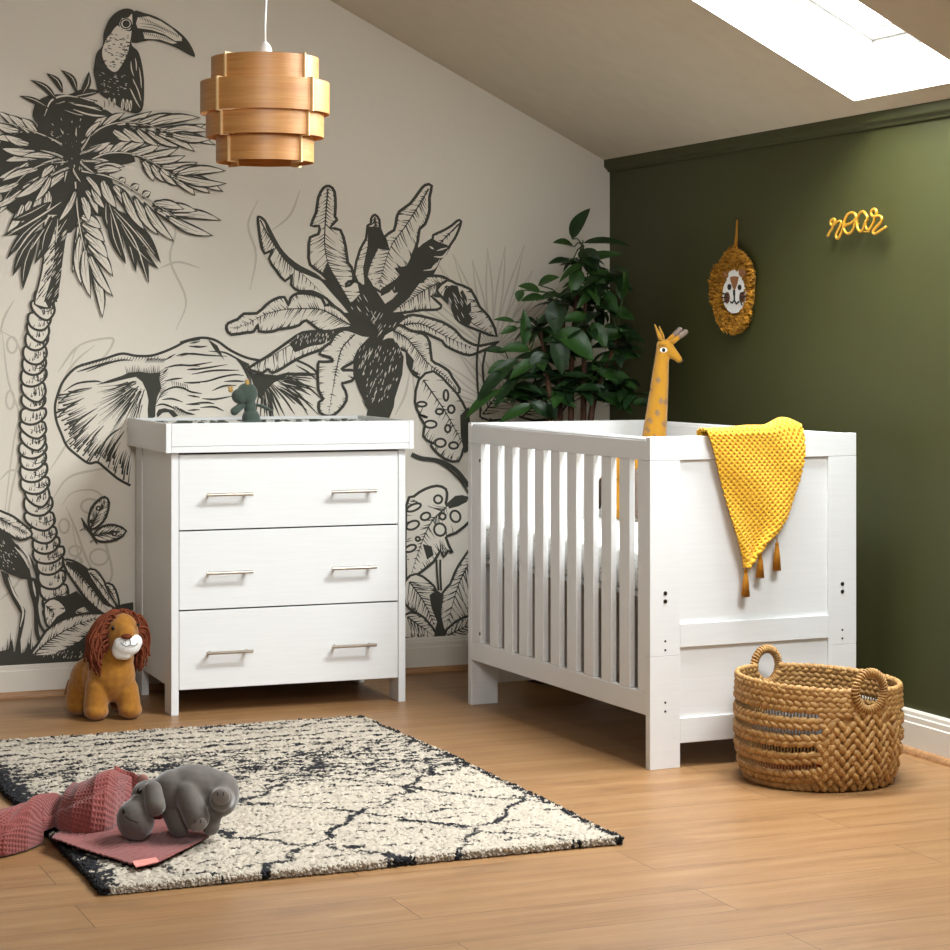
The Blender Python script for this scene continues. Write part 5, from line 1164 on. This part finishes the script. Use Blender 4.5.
# ================================================================ pot plant in the corner
PX, PY = 3.20, 6.955
pl = thing('potted_plant', 'bushy dark green leafy plant standing in the corner behind the cot', 'plant', (PX, PY, 0), VIEW_RZ)
mb = MB(); mb.lathe([(.105, 0), (.112, .004), (.150, .29), (.156, .31), (.150, .315), (.143, .31), (.138, .27), (.001, .27)], 40, cap1=False); mb.build('plant_pot', plain('dark_clay_pot', '#4a4038', .7), pl, smooth=False)
mb = MB(); mb.lathe([(.001, .278), (.139, .274), (.139, .26)], 30, cap0=False, cap1=False); mb.build('soil', plain('potting_soil', '#2b2018', .95, .3, 90), pl)
M['bark'] = plain('tan_bark', '#452814', .8, .25, 50)
M['twig'] = plain('green_stem', '#2f4a1c', .6, .15, 50)
dP = FW.x * PX + FW.y * PY; KP = dP / FPX; pcx = 475 + FPX * (RT.x * PX + RT.y * PY) / dP
def pp(px_, py_, y=0): return Vector(((px_ - pcx) * KP * (1 + y / dP), y, CH + (YH - py_) * KP * (1 + y / dP)))
stems = [((549, 425), (547, 372), (540, 330), -.02), ((560, 425), (561, 360), (566, 300), .03), ((583, 425), (584, 350), (586, 285), -.01), ((571, 425), (573, 340), (583, 245), .02), ((558, 425), (540, 400), (515, 385), .0), ((590, 425), (606, 370), (618, 335), .0)]
for a, b, c, y in stems:
    m = MB(); base = Vector(((a[0] - pcx) * KP * .8, y, .27)); m.tube(crom([base, pp(*a, y), pp(*b, y), pp(*c, y)], 6), [.014 - .0085 * i / 18 for i in range(19)], 8); m.build('stem', M['bark'], pl, smooth=True)
lf = MB(); tw = MB(); lr = random.Random(21)
def leaf(b, t, w, nrm, fold=.25, droop=.15, mi=0):
    b, t = Vector(b), Vector(t); d = t - b; L = d.length; d /= L; nrm = Vector(nrm); s = d.cross(nrm); s = s.normalized() if s.length > 1e-4 else Vector((1, 0, 0)); n = s.cross(d).normalized(); P = []
    for i in range(10):
        u = i / 9; ww = w * .5 * math.sin(PI * min(1, u ** .82)) ** .8 * (1 if u < 1 else 0); row = []
        for j in range(5):
            v = (j - 2) / 2; c = b + d * L * u + n * (fold * abs(v) * ww - droop * L * u * u + .05 * L * math.sin(PI * u)) + s * v * ww
            row.append(c)
        P.append(row)
    R_ = Matrix.Rotation(VIEW_RZ, 3, 'Z')
    for row in P:                                       # leaves stop at the walls
        for k, q in enumerate(row):
            g = R_ @ q; g.x = min(g.x + PX, XG - .008 - .004 * lr.random()) - PX; g.y = min(g.y + PY, YM - .008 - .004 * lr.random()) - PY; row[k] = R_.transposed() @ g
    lf.grid(P, mi)
VN = Vector((0, -.6, .8))
# leaves one can tell apart in the photo: base px, tip px, width px, depth base/tip, bright?
BIG = [((572, 239), (587, 207), 17, .0, -.02), ((583, 243), (631, 240), 10, .0, .02), ((574, 247), (554, 240), 13, 0, -.05), ((580, 250), (598, 268), 22, -.02, -.06), ((582, 262), (622, 252), 13, 0, .0), ((572, 262), (548, 262), 12, 0, -.05), ((578, 268), (572, 292), 16, -.02, -.07), ((590, 266), (606, 292), 12, 0, -.05),
       ((597, 290), (577, 304), 11, .0, -.08), ((598, 288), (570, 293), 9, .0, -.08), ((601, 290), (618, 312), 16, 0, -.03), ((553, 300), (556, 333), 20, -.06, -.09), ((556, 334), (562, 374), 20, -.08, -.10), ((557, 330), (594, 358), 28, -.06, -.09), ((540, 292), (518, 285), 12, -.03, -.06), ((545, 298), (520, 300), 12, -.02, -.05), ((538, 285), (558, 276), 12, -.03, -.06), ((521, 290), (517, 301), 10, -.06, -.08),
       ((524, 345), (524, 309), 13, -.04, -.05), ((515, 322), (494, 318), 7, 0, -.02), ((518, 328), (500, 333), 9, 0, -.03), ((530, 350), (500, 347), 14, -.04, -.08), ((505, 352), (484, 350), 10, -.05, -.07), ((517, 358), (472, 400), 15, -.06, -.10), ((510, 362), (486, 372), 12, -.05, -.08), ((500, 390), (462, 417), 13, -.06, -.09), ((522, 372), (492, 408), 12, -.04, -.06), ((545, 352), (530, 372), 18, -.05, -.08), ((536, 360), (508, 378), 14, -.05, -.08),
       ((534, 405), (497, 420), 13, -.03, -.05), ((530, 402), (552, 417), 15, -.04, -.05), ((548, 402), (556, 419), 11, -.04, -.05), ((600, 360), (642, 352), 16, 0, .02), ((596, 372), (640, 385), 18, -.03, -.02), ((612, 330), (648, 340), 15, 0, .03), ((600, 395), (636, 412), 18, -.04, -.03), ((610, 312), (636, 318), 17, 0, .02), ((622, 300), (626, 268), 14, 0, .02), ((600, 340), (628, 330), 16, -.02, .0), ((590, 385), (612, 402), 14, -.03, -.05), ((588, 318), (560, 318), 14, -.04, -.08), ((592, 322), (606, 348), 15, -.03, -.06), ((575, 330), (585, 312), 12, -.03, -.06), ((566, 312), (534, 322), 13, -.04, -.08)]
for b, t, w, y0, y1 in BIG:
    nn = Vector((lr.uniform(-.4, .4), -.75, .7)); leaf(pp(*b, y0), pp(*t, y1), w * KP, nn, .3, lr.uniform(.05, .2), lr.choice((0, 0, 1)))
    a = min(stems, key=lambda s_: min(abs(s_[2][0] - b[0]) + abs(s_[2][1] - b[1]), abs(s_[1][0] - b[0]) + abs(s_[1][1] - b[1]))); c = a[2] if abs(a[2][1] - b[1]) < abs(a[1][1] - b[1]) else a[1]
    p0, p1 = pp(*c, a[3]), pp(*b, y0); tw.tube([p0, p0.lerp(p1, .5) + Vector((0, 0, .012)), p1], .0024, 5)
for cx, cy in ((540, 330), (566, 300), (583, 262), (586, 285), (600, 310), (618, 335), (515, 385), (540, 360), (570, 345), (600, 365), (560, 390), (620, 385), (530, 395), (585, 330), (635, 400), (607, 275), (550, 375), (575, 385), (598, 395), (545, 400), (612, 350), (555, 350), (590, 375), (510, 400)):
    for k in range(13):
        a = lr.uniform(0, 2 * PI); y = lr.uniform(-.06, .12); b = pp(cx + lr.uniform(-6, 6), cy + lr.uniform(-6, 6), y)
        l = lr.uniform(.075, .12); d = Vector((math.cos(a), math.sin(a) * .8, lr.uniform(-.5, .35))).normalized()
        q = b + d * l
        if q.z < .965: continue
        leaf(b, q, lr.uniform(.034, .05), VN if lr.random() < .6 else Vector((0, 0, 1)), .3, lr.uniform(.1, .35), lr.choice((0, 1, 1, 2)))
        tw.tube([pp(cx, cy, 0), b], .002, 5)
def leafm(name, a, b):
    n = NT(name); v = n.coord('Object', (1, 1, 1)); f = n.noise(v, 30, 2); return n.set(n.ramp(f, [(.3, srgb(a)), (.7, srgb(b))]), .42, Specular_IOR_Level=.35)
lf.build('foliage', [leafm('leaf_green', '#22401a', '#2d4d1c'), leafm('leaf_deep_green', '#152a12', '#1d3616'), leafm('leaf_dark', '#0e1f0f', '#152812')], pl, smooth=True, flip=False)
tw.build('twigs', M['twig'], pl, smooth=True)
# ================================================================ wall hangings on the green wall
LC = on_x(738.5, 290.5, XG); WY, WZ = LC.y, LC.z
hang = thing('lion_wall_hanging', 'tufted yellow lion face hanging by a cord on the green wall', 'wall hanging', (XG - .001, WY, WZ), PI / 2 * 0)
M['tuft'] = plain('golden_yarn', '#c08520', .95, .2, 130)
# local axes: -X out of the wall, -Y towards the right of the picture, Z up
tf = MB(); rr = random.Random(9); Rm = .132
tf.lathe([(0.0005, 0), (Rm * .86, 0), (Rm * .86, .008), (.0005, .010)], 40, cap0=False, cap1=False)
tf.v = [(-z - .001, x, y) for x, y, z in tf.v]
for k in range(2300):
    a = rr.uniform(0, 2 * PI); r = Rm * math.sqrt(rr.uniform(.12, 1.0)); wob = 1 + .06 * math.sin(3 * a + 1) + .04 * math.sin(5 * a); r *= wob
    c = Vector((0, r * math.cos(a), r * math.sin(a) * 1.02)); L = rr.uniform(.018, .032); od = Vector((0, math.cos(a), math.sin(a))) * rr.uniform(.0, .7)
    if ((c.y + .036) / .070) ** 2 + ((c.z + .008) / .072) ** 2 < 1: continue
    od = od + Vector((0, rr.uniform(-.5, .5), rr.uniform(-.7, .3))); h = rr.uniform(.022, .040)
    e = c + od * L * .8 + Vector((-h * .7, 0, 0)); rr2 = math.hypot(e.y, e.z)
    if rr2 > Rm * 1.12: e.y *= Rm * 1.12 / rr2; e.z *= Rm * 1.12 / rr2
    e = e; m_ = c + od * L * .2 + Vector((-h, 0, 0))
    tf.tube([c + Vector((-.008, 0, 0)), m_, e], [.0028, .0036, .0028], 5)
tf.build('mane', M['tuft'], hang, smooth=True)
def disc(u, w, ru, rw, dx, name, mat, k=32, parent=None, rot=0):
    m = MB(); co, si = math.cos(rot), math.sin(rot); E = []
    for i in range(k):
        a = 2 * PI * i / k; p, q = ru * math.cos(a), rw * math.sin(a); E.append((u + co * p - si * q, w + si * p + co * q))
    m.add([(-dx, -p, q) for p, q in E] + [(-dx - .003, -u - (p - u) * .93, w + (q - w) * .93) for p, q in E] if False else [(-dx, -p, q) for p, q in E] + [(-dx - .002, -p, q) for p, q in E], [tuple(range(k))[::-1], tuple(k + i for i in range(k))] + [(i, (i + 1) % k, k + (i + 1) % k, k + i) for i in range(k)])
    return m.build(name, mat, parent or hang)
fu, fz = .036, -.004; FD = .034
KU, KZ = .0066 / 7.31, .0033 / 7.31
def fc(x, y): return fu + (x - 345) * KU, fz - (y - 510) * KZ
for x, y, rx, ry in ((345, 532, 86, 138), (345, 405, 56, 54)): disc(*fc(x, y), rx * KU, ry * KZ, FD + (.0007 if y < 500 else 0), 'face', M['whitecloth'])
M['tan'] = plain('tan_felt', '#8f5e38', .9); M['brownf'] = plain('brown_felt', '#6b3f2a', .9)
disc(*fc(285, 388), 20 * KU, 26 * KZ, FD + .002, 'ear', M['tan']); disc(*fc(407, 378), 24 * KU, 32 * KZ, FD + .002, 'ear', M['tan'])
m = MB(); q = [fc(*p) for p in ((318, 405), (345, 400), (382, 405), (372, 450), (352, 505), (338, 480), (326, 440))]; m.add([(-FD - .0024, -a, b) for a, b in q] + [(-FD - .0044, -a, b) for a, b in q], [tuple(range(7))[::-1], tuple(range(7, 14))] + [(i, (i + 1) % 7, 7 + (i + 1) % 7, 7 + i) for i in range(7)]); m.build('forehead_patch', M['tan'], hang)
disc(*fc(313, 477), 13 * KU, 22 * KZ, FD + .0024, 'eye', M['thread']); disc(*fc(388, 483), 12 * KU, 20 * KZ, FD + .0024, 'eye', M['thread'])
disc(*fc(295, 555), 20 * KU, 42 * KZ, FD + .0022, 'cheek', M['brownf']); disc(*fc(405, 555), 18 * KU, 38 * KZ, FD + .0022, 'cheek', M['brownf'])
def line(name, pts, r=.0022):
    m = MB(); m.tube([(-FD - .0042, -a, b) for a, b in [fc(*p) for p in pts]], r, 6); m.build(name, M['thread'], hang, smooth=True)
line('nose', [(350, 500), (351, 540)], .0042); line('nose_line', [(351, 535), (352, 575)], .0026)
line('mouth', [(322, 585), (335, 595), (352, 575), (366, 602), (385, 585)], .0026)
for q in (([(262, 520), (305, 535)]), ([(255, 553), (305, 553)]), ([(265, 588), (305, 570)]), ([(392, 535), (428, 515)]), ([(392, 553), (435, 552)]), ([(392, 568), (425, 580)]), ([(395, 580), (408, 612)])): line('whisker', q)
m = MB(); m.tube([(-.012, -.006, Rm * .9), (-.006, -.002, .19), (-.004, .0, .236)], .0032, 6); m.tube([(-.014, .006, Rm * .9), (-.006, .002, .19), (-.004, .0, .236)], .0032, 6); m.build('hanging_cord', M['ochre'], hang, smooth=True)
m = MB(); m.tube([(-.012, 0, .236), (.0008, 0, .236)], .0022, 8); m.build('nail', M['bolt'], hang)
# ---- wire word
def rp(X, Y): q = on_x(815 + X / 10.556, 195 + Y / 10.556, XG - .03); return q
SG = on_x(857, 225, XG - .03)
sign = thing('wire_word_sign', 'golden wire lettering reading roar mounted on the green wall', 'sign', (XG - .03, SG.y, SG.z))
strokes = [[(133, 435), (160, 385), (188, 345), (196, 300), (212, 268), (196, 253), (172, 268), (166, 300), (182, 325), (208, 312), (232, 288), (262, 276), (278, 288), (268, 330), (238, 385), (222, 428), (232, 458), (255, 448), (280, 395), (302, 340), (330, 315), (372, 302), (412, 272), (434, 238), (424, 200), (388, 186), (346, 206), (318, 256), (304, 320), (312, 376), (340, 408), (372, 402), (402, 366), (422, 312), (436, 268)],
           [(566, 268), (572, 235), (548, 195), (506, 174), (468, 198), (446, 250), (444, 310), (456, 362), (482, 386), (508, 362), (526, 310), (540, 270), (536, 310), (544, 352), (566, 368), (592, 340), (620, 285), (634, 235), (652, 190), (640, 154), (614, 150), (594, 178), (600, 214), (626, 230), (662, 222), (696, 228), (708, 254), (692, 290), (650, 335), (618, 375), (616, 402), (640, 408), (690, 378), (730, 352), (752, 338)]]
M['gold'] = plain('golden_wire', '#e0a93c', .35, .05, 60, Metallic=.55)
m = MB()
for k, s in enumerate(strokes):
    P = [Vector(rp(x, y)) - Vector(sign.location) for x, y in s]
    P = [Vector((p.x - (.006 if k and i < 3 else 0) , p.y, p.z)) for i, p in enumerate(P)]
    m.tube([tuple(q) for q in crom([tuple(p) for p in P], 4)], .0044, 8)
m.build('lettering', M['gold'], sign, smooth=True)
for x, y in ((372, 302), (482, 386)):
    p = Vector(rp(x, y)) - Vector(sign.location); m = MB(); m.tube([p, Vector((.0305, p.y, p.z))], .003, 6); m.build('standoff', M['gold'], sign)
# ================================================================ light and camera
wd = bpy.data.worlds.new('world'); SC.world = wd; wd.use_nodes = True
bg = wd.node_tree.nodes['Background']; bg.inputs[0].default_value = WORLD_COL; bg.inputs[1].default_value = WORLD_S
for nm, loc, tgt, sz, pw, col, spr in LAMPS:
    L = bpy.data.lights.new(nm, 'AREA'); L.shape = 'RECTANGLE'; L.size, L.size_y = sz; L.energy = pw; L.color = col; L.spread = spr
    o = bpy.data.objects.new(nm, L); COL.objects.link(o); o.location = loc
    o.rotation_euler = (Vector(tgt) - Vector(loc)).to_track_quat('-Z', 'Y').to_euler()
cd = bpy.data.cameras.new('camera'); cam = bpy.data.objects.new('camera', cd); COL.objects.link(cam)
cam.location = (0, 0, CH); cam.rotation_euler = (PI / 2, 0, VIEW_RZ)
cd.sensor_fit = 'HORIZONTAL'; cd.sensor_width = 36; cd.lens = 36 * FPX / 950; cd.shift_y = (YH - 475) / 950
cd.clip_start = .05; cd.clip_end = 60
SC.camera = cam
vs = SC.view_settings; vs.view_transform = 'Standard'; vs.look = 'None'; vs.gamma = 1; vs.use_curve_mapping = False; vs.exposure = EXPO
SC.cycles.use_denoising = True
SC.cycles.max_bounces = 10; SC.cycles.diffuse_bounces = 5; SC.cycles.sample_clamp_indirect = 6
